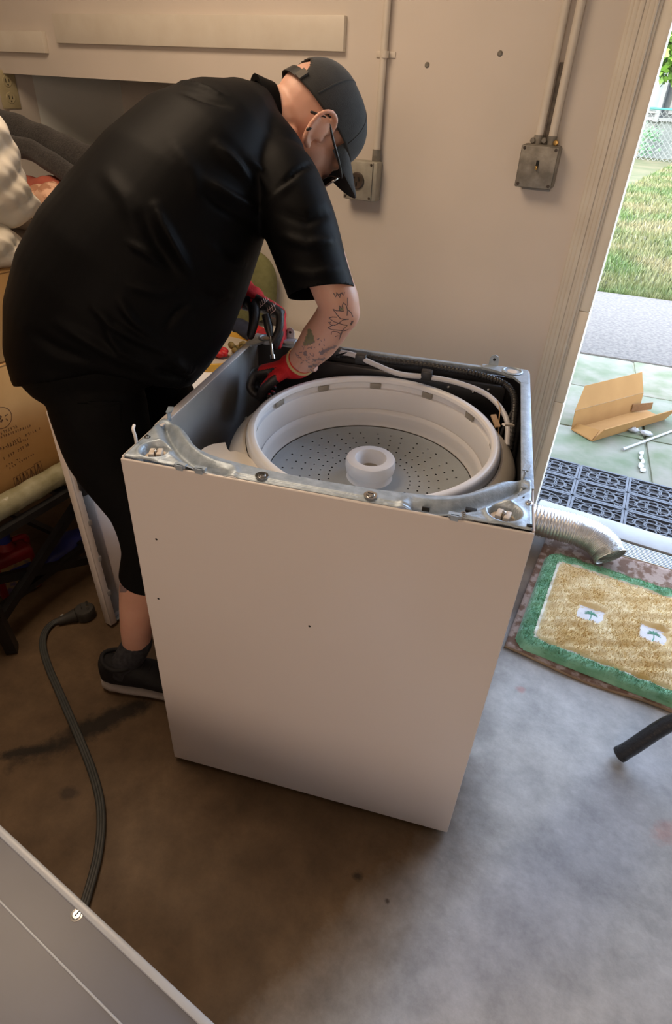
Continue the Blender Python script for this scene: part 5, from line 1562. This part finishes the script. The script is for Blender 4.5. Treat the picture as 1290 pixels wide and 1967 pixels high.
# black stool leg at the right
M['chrome_bk'] = mat('black_textured_leg', (0.012, 0.012, 0.014), 0.35, color2=(0.02, 0.02, 0.022), scale=60, bump=0.5, bump_scale=160)
f0 = at_z(1190, 1452, 0.012)
f1 = at_depth(1320, 1385, (f0 - CAM).dot(FW) - 0.10)
stool = empty('stool', (f0.x, f0.y, 0.0), 0, 'black stool with splayed textured legs at the right edge of the picture', 'stool')
dv = Vector(f1) - Vector(f0)
hz = 0.45
d3 = dv.normalized()
tl_ = hz / max(0.12, d3.z) * 0.98
topc = Vector((0.56, 0.02, 0.46))
for k, (sx, sy) in enumerate(((0, 0), (1, 0), (0, 1), (1, 1))):
    foot = (Vector((0.0, 0.0, 0.022)), Vector((0.92, -0.38, 0.022)), Vector((0.62, 0.42, 0.022)), Vector((1.0, 0.22, 0.022)))[k]
    if k == 0:
        pts = [foot, foot + d3 * 0.22, foot + d3 * 0.22 + (topc - (foot + d3 * 0.22)) * 0.5, topc + Vector((-0.08, 0, -0.03))]
    else:
        pts = [foot, foot + (topc - foot) * 0.5 + Vector((0, 0, -0.03)), topc + (foot - topc).normalized() * 0.08]
    lg = tube('leg', pts, [0.0195] * len(pts) if k == 0 else 0.018, M['chrome_bk'], stool, seg=18, sub=6)
    a = pts[0]; dd = (Vector(pts[1]) - Vector(pts[0])).normalized()
    tube('foot_cap', [a - dd * 0.006, a + dd * 0.004], 0.0205, M['black'], lg, seg=18)
lathe('seat', [(0, 0.0), (0.17, 0.0), (0.185, 0.012), (0.185, 0.035), (0.17, 0.05), (0, 0.055)], M['black'], stool, center=tuple(topc + Vector((0, 0, -0.005))), seg=36)

# ------------------------------------------------------------------ cord on the floor
M['cord'] = mat('grey_cord', (0.032, 0.036, 0.036), 0.55, color2=(0.045, 0.048, 0.046), scale=30)
cp = [at_z(x, y, 0.009) for x, y in ((118, 1190), (100, 1198), (86, 1215), (82, 1240), (92, 1278), (112, 1325), (135, 1378), (158, 1432), (178, 1485), (191, 1535), (194, 1585), (188, 1640), (176, 1690), (160, 1745), (150, 1800))]
cord = empty('power_cord', tuple(cp[0]), 0, 'thick flat grey appliance cord with a plug snaking over the floor', 'cord')
for off_ in (-0.0055, 0.0, 0.0055):
    P = catmull([A_(p) - A_(cp[0]) for p in cp], 8)
    T, N, B = frames(P)
    side = np.cross(T, [0, 0, 1]); side /= np.linalg.norm(side, axis=1)[:, None]
    v, f = tube_vf(P + side * off_, 0.0048, 8); mesh('conductor', v, f, M['cord'], cord, True, 60)
pc = at_z(160, 1178, 0.016); pdv = (Vector(pc) - Vector(at_z(118, 1190, 0.016))).normalized()
ang_ = math.atan2(pdv.y, pdv.x)
plug = empty('plug'); plug.parent = cord
plug.matrix_local = Matrix.Translation(A_(pc) - A_(cp[0]) + np.array([0, 0, 0])) @ Matrix.Rotation(ang_, 4, 'Z')
M['plug'] = mat('dark_plug', (0.035, 0.033, 0.03), 0.5, color2=(0.05, 0.047, 0.043), scale=40)
v, f = tube_vf([(-0.075, 0, -0.004), (-0.05, 0, -0.002), (-0.02, 0, 0.002)], [0.012, 0.015, 0.022], 16); mesh('strain_relief', v, f, M['plug'], plug, True, 60)
lathe('plug_face', [(0, 0.020), (0.027, 0.020), (0.031, 0.014), (0.031, -0.012), (0, -0.014)], M['plug'], plug, center=(0.005, 0, 0), seg=28)
for dx, dy, r in ((0.016, 0.010, 0.3), (0.016, -0.010, -0.3), (-0.010, 0, 1.57)):
    o = box('blade', (-0.0035, -0.0012, 0.018), (0.0035, 0.0012, 0.036), M['steel'], plug); o.matrix_local = Matrix.Translation((0.005 + dx * 0.7, dy, 0)) @ Matrix.Rotation(r, 4, 'Z')
tg = at_z(123, 1186, 0.012)
o = box('tag', (-0.010, -0.004, 0.0), (0.010, 0.004, 0.001), M['foam'], cord); o.location = A_(tg) - A_(cp[0]) + np.array([0, 0, 0.006])

# ------------------------------------------------------------------ appliance at the lower left, under the camera
M['panel_grey'] = mat('grey_enamel', (0.19, 0.20, 0.245), 0.4, color2=(0.17, 0.18, 0.22), scale=6)
AZ = 0.43
e0 = at_z(0, 1583, AZ); e1 = at_z(240, 1806, AZ)
ang_ = math.atan2(e1.y - e0.y, e1.x - e0.x)
apl = empty('appliance_cabinet', (e1.x, e1.y, 0.0), ang_, 'low grey metal appliance cabinet with a rolled rim in the near left corner', 'appliance')
LX0, LX1, DY = -1.15, 0.42, 0.50
box('body', (LX0 + 0.006, -DY, 0.01), (LX1 - 0.006, -0.006, AZ - 0.012), M['enamel'], apl, bevel=0.004)
box('top', (LX0, -DY, AZ - 0.012), (LX1, -0.004, AZ - 0.004), M['panel_grey'], apl, bevel=0.002)
M['daylight_tint_rim'] = mat('daylight_tinted_rim', (0.58, 0.65, 0.76), 0.3, color2=(0.54, 0.60, 0.70), scale=8)  # white rim tinted blue for the doorway light it reflects
box('rim', (LX0, -0.0115, AZ - 0.014), (LX1, 0.0, AZ), M['daylight_tint_rim'], apl, bevel=0.003)
box('crease', (LX0, -0.066, AZ - 0.005), (LX1, -0.063, AZ - 0.0025), M['daylight_tint_rim'], apl, bevel=0.001)
s_ = at_z(147, 1757, AZ - 0.003) - apl.location
c_, n_ = math.cos(-ang_), math.sin(-ang_)
sx_, sy_ = s_.x * c_ - s_.y * n_, s_.x * n_ + s_.y * c_
sc = lathe('screw', [(0, 0.0025), (0.0055, 0.0022), (0.0065, 0.0008), (0.0088, 0.0005), (0.0094, -0.001)], M['steel'], apl, center=(sx_, sy_, AZ - 0.004), seg=18)
box('slot', (-0.0007, -0.003, 0), (0.0007, 0.005, 0.0008), M['hole'], sc).location = (sx_, sy_, AZ - 0.0018)

# ------------------------------------------------------------------ left side: rack, boxes, roll, panel, blanket
M['rack'] = mat('black_metal_rack', (0.010, 0.010, 0.011), 0.4, color2=(0.016, 0.016, 0.017), scale=30)
M['box_card'] = mat('brown_carton', (0.50, 0.29, 0.105), 0.85, color2=(0.56, 0.33, 0.13), scale=9, detail=5)
M['box_print'] = mat('dark_print', (0.16, 0.09, 0.045), 0.9, color2=(0.20, 0.11, 0.06), scale=50)
M['wrap'] = mat('clear_wrap_roll', (0.20, 0.19, 0.105), 0.22, color2=(0.33, 0.32, 0.22), scale=16, detail=6, bump=0.5, bump_scale=50)
BX = -0.75
RZ = 0.385
rack = empty('folding_rack', (-1.0, 0.25, 0.0), 0, 'black folding metal rack on crossed legs carrying the stacked cartons', 'rack')
ro3 = np.array([-1.0, 0.25, 0.0])
def rbar(name, a, b, w=0.026, h=0.020):
    v, f = bar_vf(A_(a) - ro3, A_(b) - ro3, w, h); return mesh(name, v, f, M['rack'], rack)
for x in (-1.32, -0.665):
    rbar('top_rail', (x, -0.25, RZ - 0.012), (x, 0.66, RZ - 0.012), 0.022, 0.022)
for y in (-0.25, 0.05, 0.35, 0.64):
    rbar('slat', (-1.32, y, RZ - 0.012), (-0.665, y, RZ - 0.012), 0.040, 0.016)
for x in (-1.30, -0.70):
    rbar('leg', (x, -0.22, RZ - 0.02), (x, 0.50, 0.012), 0.022, 0.026)
    rbar('leg', (x, 0.52, RZ - 0.02), (x + 0.03, -0.10, 0.012), 0.022, 0.026)
rbar('leg', (-0.655, 0.02, RZ - 0.03), (-0.640, 0.035, 0.006), 0.034, 0.030)
rbar('stretcher', (-0.70, -0.05, 0.11), (-0.70, 0.62, 0.13), 0.020, 0.020)
rbar('stretcher', (-1.30, 0.46, 0.035), (-0.70, 0.46, 0.035), 0.020, 0.020)

def carton_box(name, x0, x1, y0, y1, z0, z1, label):
    t = empty(name, ((x0 + x1) / 2, (y0 + y1) / 2, z0), 0, label, 'carton')
    cx, cy = t.location.x, t.location.y
    box('body', (x0 - cx, y0 - cy, 0), (x1 - cx, y1 - cy, z1 - z0 - 0.005), M['box_card'], t, bevel=0.004)
    ym = (y0 + y1) / 2 - cy
    box('flap', (x0 - cx, y0 - cy + 0.001, z1 - z0 - 0.005), (x1 - cx, ym - 0.0015, z1 - z0), M['box_card'], t, bevel=0.0015)
    box('flap', (x0 - cx, ym + 0.0015, z1 - z0 - 0.005), (x1 - cx, y1 - cy - 0.001, z1 - z0), M['box_card'], t, bevel=0.0015)
    return t
b1 = carton_box('printed_carton', -1.28, BX, -0.22, 0.60, RZ, 0.775, 'brown carton with round emblem and rows of faint print, lower of the stack')
b2 = carton_box('plain_carton', -1.30, BX - 0.004, -0.16, 0.62, 0.779, 1.000, 'plain brown carton on top of the printed one, under the white bag')
# flat printing on the face towards the washer: emblem, rows of worn lettering, handling symbols
def face_pt(px_, py_):
    p = at_x(px_, py_, BX)
    return np.array([0.0, p.y, p.z])
o0 = np.array([0, b1.location.y, b1.location.z]); bxl = BX - b1.location.x
PV, PF = [], []
def stroke(pts, w):
    for a, b in zip(pts[:-1], pts[1:]):
        a, b = np.array(a), np.array(b); d = b - a
        L_ = np.linalg.norm(d)
        if L_ < 1e-6: continue
        n_ = np.array([-d[1], d[0]]) / L_ * w / 2
        k = len(PV)
        for q in (a + n_, a - n_, b - n_, b + n_): PV.append((bxl + 0.0006, q[0] - o0[1], q[1] - o0[2]))
        PF.append((k, k + 1, k + 2, k + 3))
def P2(px_, py_):
    p = at_x(px_, py_, BX); return np.array([p.y, p.z])
cE = P2(3, 803); rE = 0.030
stroke([cE + rE * np.array([math.cos(t), math.sin(t)]) for t in np.linspace(0, 6.2832, 40)], 0.0022)
for k in range(9):
    a = random.uniform(0, 6.28); q = cE + rE * random.uniform(0.1, 0.7) * np.array([math.cos(a), math.sin(a)])
    stroke([q, q + rE * 0.3 * np.array([math.cos(a * 2), math.sin(a * 2)])], 0.003)
rows_ = [((-30, 847), (33, 818), 9), ((-30, 852), (60, 817), 8), ((-20, 872), (78, 822), 8), ((0, 864), (55, 842), 7), ((5, 882), (56, 853), 10), ((10, 896), (40, 880), 6), ((12, 903), (70, 869), 6)]
for (a, b, h_) in rows_:
    A2, B2 = P2(*a), P2(*b)
    n_ = int(np.linalg.norm(B2 - A2) / 0.0075)
    hh = h_ * 0.0009
    for k in range(n_):
        if random.random() < 0.12: continue
        q = A2 + (B2 - A2) * (k + 0.5) / n_
        s = random.choice([[(0, -1), (0, 1)], [(-0.4, -1), (0, 1), (0.4, -1)], [(-0.4, 1), (0.4, 1), (0.4, -1)], [(-0.4, -1), (-0.4, 1), (0.4, 0)], [(0.4, 1), (-0.4, 0.5), (0.4, -0.5), (-0.4, -1)]])
        stroke([q + np.array([sx * 0.0045, sy * hh * 0.5]) for sx, sy in s], 0.0017)
for (xa, ya, xb, yb) in ((26, 922, 36, 935), (38, 914, 48, 928), (52, 906, 64, 920), (66, 895, 76, 909)):
    q0, q1 = P2(xa, ya), P2(xb, yb)
    y0, y1, z0, z1 = min(q0[0], q1[0]), max(q0[0], q1[0]) + 0.012, min(q0[1], q1[1]), max(q0[1], q1[1]) + 0.006
    stroke([(y0, z0), (y1, z0), (y1, z1), (y0, z1), (y0, z0)], 0.0016)
    stroke([((y0 + y1) / 2, z0 + 0.003), ((y0 + y1) / 2, z1 - 0.003)], 0.003)
    stroke([(y0 + 0.004, z0 + 0.006), ((y0 + y1) / 2, z1 - 0.004), (y1 - 0.004, z0 + 0.006)], 0.002)
tag(raw('printing', PV, PF, M['box_print'], b1), kind='stuff')

# roll of clear wrap lying on the rail
rp = [np.array([-0.700, y, RZ + 0.0335]) for y in np.linspace(-0.16, 0.50, 30)]
roll = empty('wrap_roll', (-0.70, 0.17, RZ), 0, 'long roll of clear plastic wrap lying along the rack rail', 'roll')
R = [0.0325 + 0.0012 * math.sin(k * 1.7) for k in range(30)]
v, f = tube_vf(np.array(rp) - np.array([-0.70, 0.17, RZ]), R, 22); mesh('wrap', v, f, M['wrap'], roll, True, 60)
v, f = tube_vf(np.array([(0, -0.340, 0.0335), (0, 0.340, 0.0335)]), 0.016, 16); mesh('core', v, f, M['box_card'], roll, True, 60)

# jug and blue pouch under the rack
M['jug'] = mat('red_jug', (0.22, 0.008, 0.012), 0.4, color2=(0.17, 0.006, 0.01), scale=10)
M['jug_lab'] = mat('jug_label', (0.30, 0.20, 0.09), 0.6, color2=(0.10, 0.08, 0.14), scale=30, contrast=(0.45, 0.55))
M['blue'] = mat('blue_plastic', (0.015, 0.025, 0.16), 0.4, color2=(0.02, 0.03, 0.22), scale=14)
jc = at_z(62, 1140, 0.0)
jug = empty('red_jug', (jc.x - 0.06, jc.y + 0.0, 0.0), math.radians(-18), 'dark red plastic jug with a printed label under the black rack', 'jug')
box('body', (-0.05, -0.065, 0.0), (0.05, 0.065, 0.17), M['jug'], jug, bevel=0.018, seg=4)
lathe('neck', [(0.03, 0.165), (0.022, 0.185), (0.018, 0.20), (0, 0.20)], M['jug'], jug, seg=20)
lathe('cap', [(0.021, 0.195), (0.021, 0.222), (0.018, 0.226), (0, 0.226)], M['blue'], jug, seg=20)
tube('handle', [(0.0, 0.02, 0.19), (0.0, 0.06, 0.185), (0.0, 0.062, 0.15)], 0.009, M['jug'], jug, sub=4)
box('label', (0.0495, -0.045, 0.03), (0.0508, 0.045, 0.135), M['jug_lab'], jug)
box('label_band', (0.0506, -0.045, 0.085), (0.0514, 0.045, 0.12), M['blue'], jug)
box('price_strip', (0.0505, -0.045, 0.012), (0.0512, 0.045, 0.028), mat('orange_strip', (0.55, 0.20, 0.04), 0.6, color2=(0.5, 0.17, 0.03)), jug)
bc = at_z(125, 1092, 0.0)
v, f = ellipsoid_vf((0, 0, 0.03), 0.055, 0.11, 0.03, 22, 12)
v = v * (1 + 0.06 * np.sin(v[:, 1:2] * 70) * np.cos(v[:, :1] * 60)); v[:, 2] -= v[:, 2].min()
o = mesh('blue_pouch', v, f, M['blue'], None, True); o.location = (bc.x - 0.06, bc.y + 0.05, 0.0); o.rotation_euler = (0, 0, 0.2)
tag(o, 'shiny dark blue plastic pouch on the floor behind the red jug', 'pouch')

# white sheet-metal lid leaning on the rack
M['lid_in'] = mat('lid_inner_steel', (0.40, 0.40, 0.40), 0.4, 0.4, color2=(0.46, 0.45, 0.44), scale=12)
Pb = at_z(206, 1197, 0.004); Pt = at_x(92, 790, -0.612)
lid = empty('lid_panel', (Pb.x, Pb.y, 0.004), 0, 'white folded sheet-metal lid panel leaning against the rack behind his leg', 'panel')
ez = (Vector(Pt) - Vector(Pb)); Ll = ez.length; ez.normalize()
ey = Vector((0.12, 1.0, 0)); ey = (ey - ez * ey.dot(ez)).normalized()
ex = ey.cross(ez).normalized()
if ex.x < 0: ex = -ex
LM = Matrix((ey, ex, ez)).transposed().to_4x4()       # local x: across, y: out of the face, z: up the panel
lid.rotation_mode = 'XYZ'
lid.matrix_world = Matrix.Translation(Vector((Pb.x, Pb.y, 0.006))) @ LM
WL = 0.40
box('sheet', (0.0, -0.004, 0.0), (WL, 0.0, Ll), M['enamel'], lid, bevel=0.001)
box('side_rim', (-0.004, -0.004, 0.0), (0.0, 0.026, Ll), M['enamel'], lid, bevel=0.0015)
box('rim_return', (0.0, 0.022, 0.0), (0.018, 0.026, Ll), M['enamel'], lid, bevel=0.0015)
box('channel', (0.030, 0.0, 0.02), (0.056, 0.004, Ll - 0.05), M['lid_in'], lid, bevel=0.001)
box('bottom_rim', (0.0, 0.0, 0.0), (WL, 0.020, 0.004), M['galv'], lid, bevel=0.001)
for k in range(5):
    z = 0.10 + 0.12 * k
    box('tab', (0.012, 0.004, z), (0.024, 0.027, z + 0.016), M['lid_in'], lid, bevel=0.001)
zl = Ll * 0.70
box('latch', (0.012, 0.004, zl - 0.030), (0.072, 0.034, zl + 0.034), M['black'], lid, bevel=0.004)
box('latch_tongue', (0.072, 0.006, zl + 0.0), (0.100, 0.026, zl + 0.022), M['black'], lid, bevel=0.003)
box('latch_plate', (0.020, 0.004, zl - 0.052), (0.050, 0.022, zl - 0.028), M['black'], lid, bevel=0.003)

# white padded bag on the upper carton
M['bag'] = mat('white_foam_bag', (0.72, 0.66, 0.55), 0.38, color2=(0.78, 0.73, 0.63), scale=18, detail=6, bump=0.35, bump_scale=26)
bag = empty('packing_bag', (-0.92, 0.30, 1.0), 0, 'crumpled white foam packing bag on the upper carton at the left edge', 'bag')
def drape(name, outline_px, xplane, thick, m, parent, bulge=0.05, n=26):
    """a stuffed, crumpled sheet with real thickness: outline in the plane x = xplane, swollen towards +x and -x"""
    pts = [at_x(x, y, xplane) for x, y in outline_px]
    poly = np.array([(p.y, p.z) for p in pts])
    poly = catmull(np.c_[np.vstack([poly, poly[:1]]), np.zeros(len(poly) + 1)], 4)[:-1, :2]
    c = poly.mean(0)
    V, F = [], []
    m_ = len(poly)
    for sgn in (1, -1):
        for k in range(21):
            t = k / 20
            for q in poly:
                w = c + (q - c) * (1 - t)
                h = bulge * math.sqrt(max(0, 1 - (1 - t) ** 2)) * sgn + thick * sgn * 0.0
                wr = min(1, t * 2.5) * (0.016 * abs(math.sin(w[0] * 26 + w[1] * 17 + 1)) + 0.012 * abs(math.sin(w[1] * 48 - w[0] * 30)) + 0.007 * abs(math.sin(w[0] * 90 + w[1] * 70)) - 0.016)
                V.append((xplane + h + wr * sgn, w[0], w[1]))
    for s_ in range(2):
        o_ = s_ * 21 * m_
        for k in range(20):
            for j in range(m_):
                F.append((o_ + k * m_ + j, o_ + k * m_ + (j + 1) % m_, o_ + (k + 1) * m_ + (j + 1) % m_, o_ + (k + 1) * m_ + j))
    V = np.array(V) - np.array(parent.location)
    o = mesh(name, V, F, m, parent, True)
    bm = bmesh.new(); bm.from_mesh(o.data); bmesh.ops.remove_doubles(bm, verts=bm.verts, dist=0.0008); bmesh.ops.recalc_face_normals(bm, faces=bm.faces); bm.to_mesh(o.data); bm.free()
    ss = o.modifiers.new('s', 'SUBSURF'); ss.levels = 1; ss.render_levels = 1
    return o
drape('upper_fold', [(-80, 170), (-35, 190), (-14, 216), (2, 252), (16, 284), (27, 318), (40, 355), (54, 390), (80, 420), (76, 426), (58, 418), (26, 440), (-10, 432), (-70, 402), (-100, 280)], -0.79, 0.01, M['bag'], bag, 0.062)
drape('lower_fold', [(-80, 420), (-10, 420), (8, 434), (28, 448), (44, 470), (40, 500), (20, 512), (-10, 516), (-80, 520)], -0.80, 0.01, M['bag'], bag, 0.055)

# grey blanket over a bundle, red bag and floral cloth behind
M['blanket'] = mat('charcoal_blanket', (0.013, 0.011, 0.0105), 0.95, color2=(0.034, 0.030, 0.028), scale=150, detail=6, bump=0.6, bump_scale=220, sheen=0.2)
M['redcloth'] = mat('faded_red_cloth', (0.36, 0.09, 0.055), 0.9, color2=(0.28, 0.06, 0.04), scale=14)
M['floral'] = mat('floral_cloth', (0.62, 0.38, 0.26), 0.9, color2=(0.35, 0.17, 0.10), scale=30, detail=3, contrast=(0.48, 0.56))
M['wood_dark'] = mat('dark_wood', (0.05, 0.035, 0.025), 0.6, color2=(0.07, 0.05, 0.035), scale=12)
YB = 1.12
cabn = empty('storage_chest', (-1.35, 1.12, 0.0), 0, 'dark wooden storage chest in front of the wall recess at the left', 'chest')
box('body', (-0.55, -0.24, 0.04), (0.32, 0.24, 0.96), M['wood_dark'], cabn, bevel=0.006)
box('lid', (-0.56, -0.25, 0.96), (0.33, 0.25, 1.0), M['wood_dark'], cabn, bevel=0.008)
box('plinth', (-0.54, -0.22, 0.0), (0.31, 0.22, 0.04), M['wood_dark'], cabn)
bl_ = empty('blanket_roll', (-1.30, YB, 1.0), 0, 'charcoal fleece blanket folded over a bundle at the upper left', 'blanket')
P = [A_(at_y(x, y, YB)) for x, y in ((-220, 215), (-80, 228), (10, 248), (75, 274), (135, 300), (200, 328), (250, 350))]
P2_ = [A_(at_y(x, y, YB - 0.10)) for x, y in ((-60, 270), (10, 276), (60, 290), (100, 312), (145, 342), (200, 372))]
v, f = tube_vf(catmull(P, 8), 0.062, 26, round_caps=True)
v2, f2 = tube_vf(catmull(P2_, 8), 0.034, 26, round_caps=True)
wv_ = lambda q: q + 0.0022 * np.c_[np.sin(q[:, 0] * 40 + q[:, 2] * 30), np.cos(q[:, 0] * 33), np.sin(q[:, 0] * 51 + q[:, 1] * 20)]
mesh('upper_fold', wv_(v) - A_(bl_.location), f, M['blanket'], bl_, True)
mesh('lower_fold', wv_(v2) - A_(bl_.location), f2, M['blanket'], bl_, True)
rb = empty('red_bag', (-1.30, YB - 0.08, 1.0), 0, 'faded red cloth bag tucked under the charcoal blanket', 'bag')
v, f = ellipsoid_vf((0.05, -0.03, 0.062), 0.26, 0.07, 0.055, 30, 16)
mesh('bag_body', v + 0.008 * np.sin(v[:, ::-1] * 44), f, M['redcloth'], rb, True)
v, f = tube_vf(catmull([(0.02, -0.098, 0.070), (0.06, -0.104, 0.060), (0.10, -0.098, 0.066)], 4), 0.007, 8); mesh('strap', v, f, M['black'], rb, True)
fc = at_y(100, 398, 0.93)
fl_ = empty('floral_cloth', (fc.x, 0.93, 1.0), 0, 'crumpled floral pink cloth in front of the red bag', 'cloth')
v, f = ellipsoid_vf((0, 0, 0.055), 0.11, 0.05, 0.055, 28, 16)
mesh('cloth_body', v + 0.010 * np.sin(v[:, ::-1] * 75 + 1), f, M['floral'], fl_, True)
v, f = ellipsoid_vf((0.05, -0.02, 0.03), 0.06, 0.04, 0.03, 20, 12)
mesh('cloth_fold', v + 0.006 * np.sin(v[:, ::-1] * 90), f, M['floral'], fl_, True)

# white chest behind the washer with a tray and ornaments
TZ = 0.60
tbl = empty('white_chest', (-0.70, 1.07, 0.0), 0, 'white low chest against the wall behind the washer', 'chest')
box('body', (-0.31, -0.34, 0.03), (0.33, 0.36, TZ - 0.03), M['cream'], tbl, bevel=0.004)
box('top', (-0.32, -0.355, TZ - 0.03), (0.34, 0.365, TZ), M['white_pl'], tbl, bevel=0.006)
box('plinth', (-0.29, -0.32, 0.0), (0.31, 0.34, 0.03), M['cream'], tbl)
M['yellow'] = mat('yellow_wood', (0.62, 0.36, 0.05), 0.45, color2=(0.54, 0.30, 0.04), scale=8, stretch=(1, 8, 1))
M['tray_top'] = mat('tray_top', (0.55, 0.50, 0.42), 0.6, color2=(0.48, 0.43, 0.36), scale=12)
tc0 = at_z(400, 700, TZ)
tray = empty('wooden_tray', (tc0.x - 0.05, tc0.y + 0.09, TZ), 0, 'round wooden tray with a yellow rim on the white chest', 'tray')
lathe('rim', [(0.150, 0.0), (0.172, 0.0), (0.175, 0.012), (0.172, 0.026), (0.165, 0.028), (0.160, 0.020), (0.155, 0.008), (0.150, 0.0)], M['yellow'], tray, seg=56)
lathe('tray_base', [(0, 0.004), (0.156, 0.004), (0.156, 0.012), (0, 0.012)], M['tray_top'], tray, seg=48)
M['red_orn'] = mat('red_ribbon', (0.55, 0.012, 0.02), 0.5, color2=(0.42, 0.01, 0.015), scale=30)
M['navy'] = mat('navy_cloth', (0.012, 0.018, 0.045), 0.9, color2=(0.02, 0.028, 0.06), scale=30)
M['gold'] = mat('dried_flower', (0.26, 0.17, 0.05), 0.8, color2=(0.10, 0.09, 0.03), scale=60)
M['olive'] = mat('olive_cloth', (0.20, 0.20, 0.085), 0.95, color2=(0.16, 0.16, 0.065), scale=40, bump=0.3, bump_scale=200)
k0 = at_z(420, 676, TZ + 0.03)
orn = empty('ribbon_ornament', (k0.x, k0.y, TZ + 0.0125), 0, 'red ribbon and dried flower ornament lying on the wooden tray', 'ornament')
for k in range(7):
    a = k * 0.9
    v, f = ellipsoid_vf((0.018 * math.cos(a), 0.018 * math.sin(a), 0.016 + 0.004 * (k % 2)), 0.020, 0.012, 0.013, 14, 8)
    mesh('petal', v, f, M['red_orn'], orn, True)
for k in range(9):
    a = k * 0.7
    v, f = ellipsoid_vf((0.045 + 0.022 * math.cos(a), 0.050 + 0.022 * math.sin(a), 0.028 + 0.012 * math.sin(a * 2)), 0.013, 0.010, 0.012, 10, 6)
    mesh('dried_bloom', v, f, M['gold'], orn, True)
k1 = at_z(456, 658, TZ + 0.04)
st = empty('folded_stocking', (k1.x, k1.y + 0.10, TZ + 0.0), 0, 'navy cloth stocking with a red cuff lying behind the ornament', 'stocking')
v, f = tube_vf(catmull([(-0.11, 0.06, 0.035), (-0.05, 0.03, 0.038), (0.02, 0.0, 0.040)], 5), 0.034, 18, 0.9, round_caps=True); mesh('leg', v, f, M['navy'], st, True)
v, f = tube_vf([(0.012, 0.003, 0.040), (0.050, -0.014, 0.040)], 0.037, 20); mesh('cuff', v, f, M['red_orn'], st, True, 50)
k2 = at_y(452, 628, 1.32)
v, f = ellipsoid_vf((0, 0, 0), 0.20, 0.055, 0.15, 30, 18)
v = np.sign(v) * np.abs(v / np.array([0.20, 0.055, 0.15])) ** 0.75 * np.array([0.20, 0.055, 0.15])
cu = mesh('olive_cushion', v - np.array([0, 0, v[:, 2].min()]), f, M['olive'], None, True)
cu.location = (k2.x - 0.06, 1.375, TZ + 0.001); cu.rotation_euler = (math.radians(-6), 0, 0.1)
tag(cu, 'olive green cushion standing against the wall on the white chest', 'cushion')
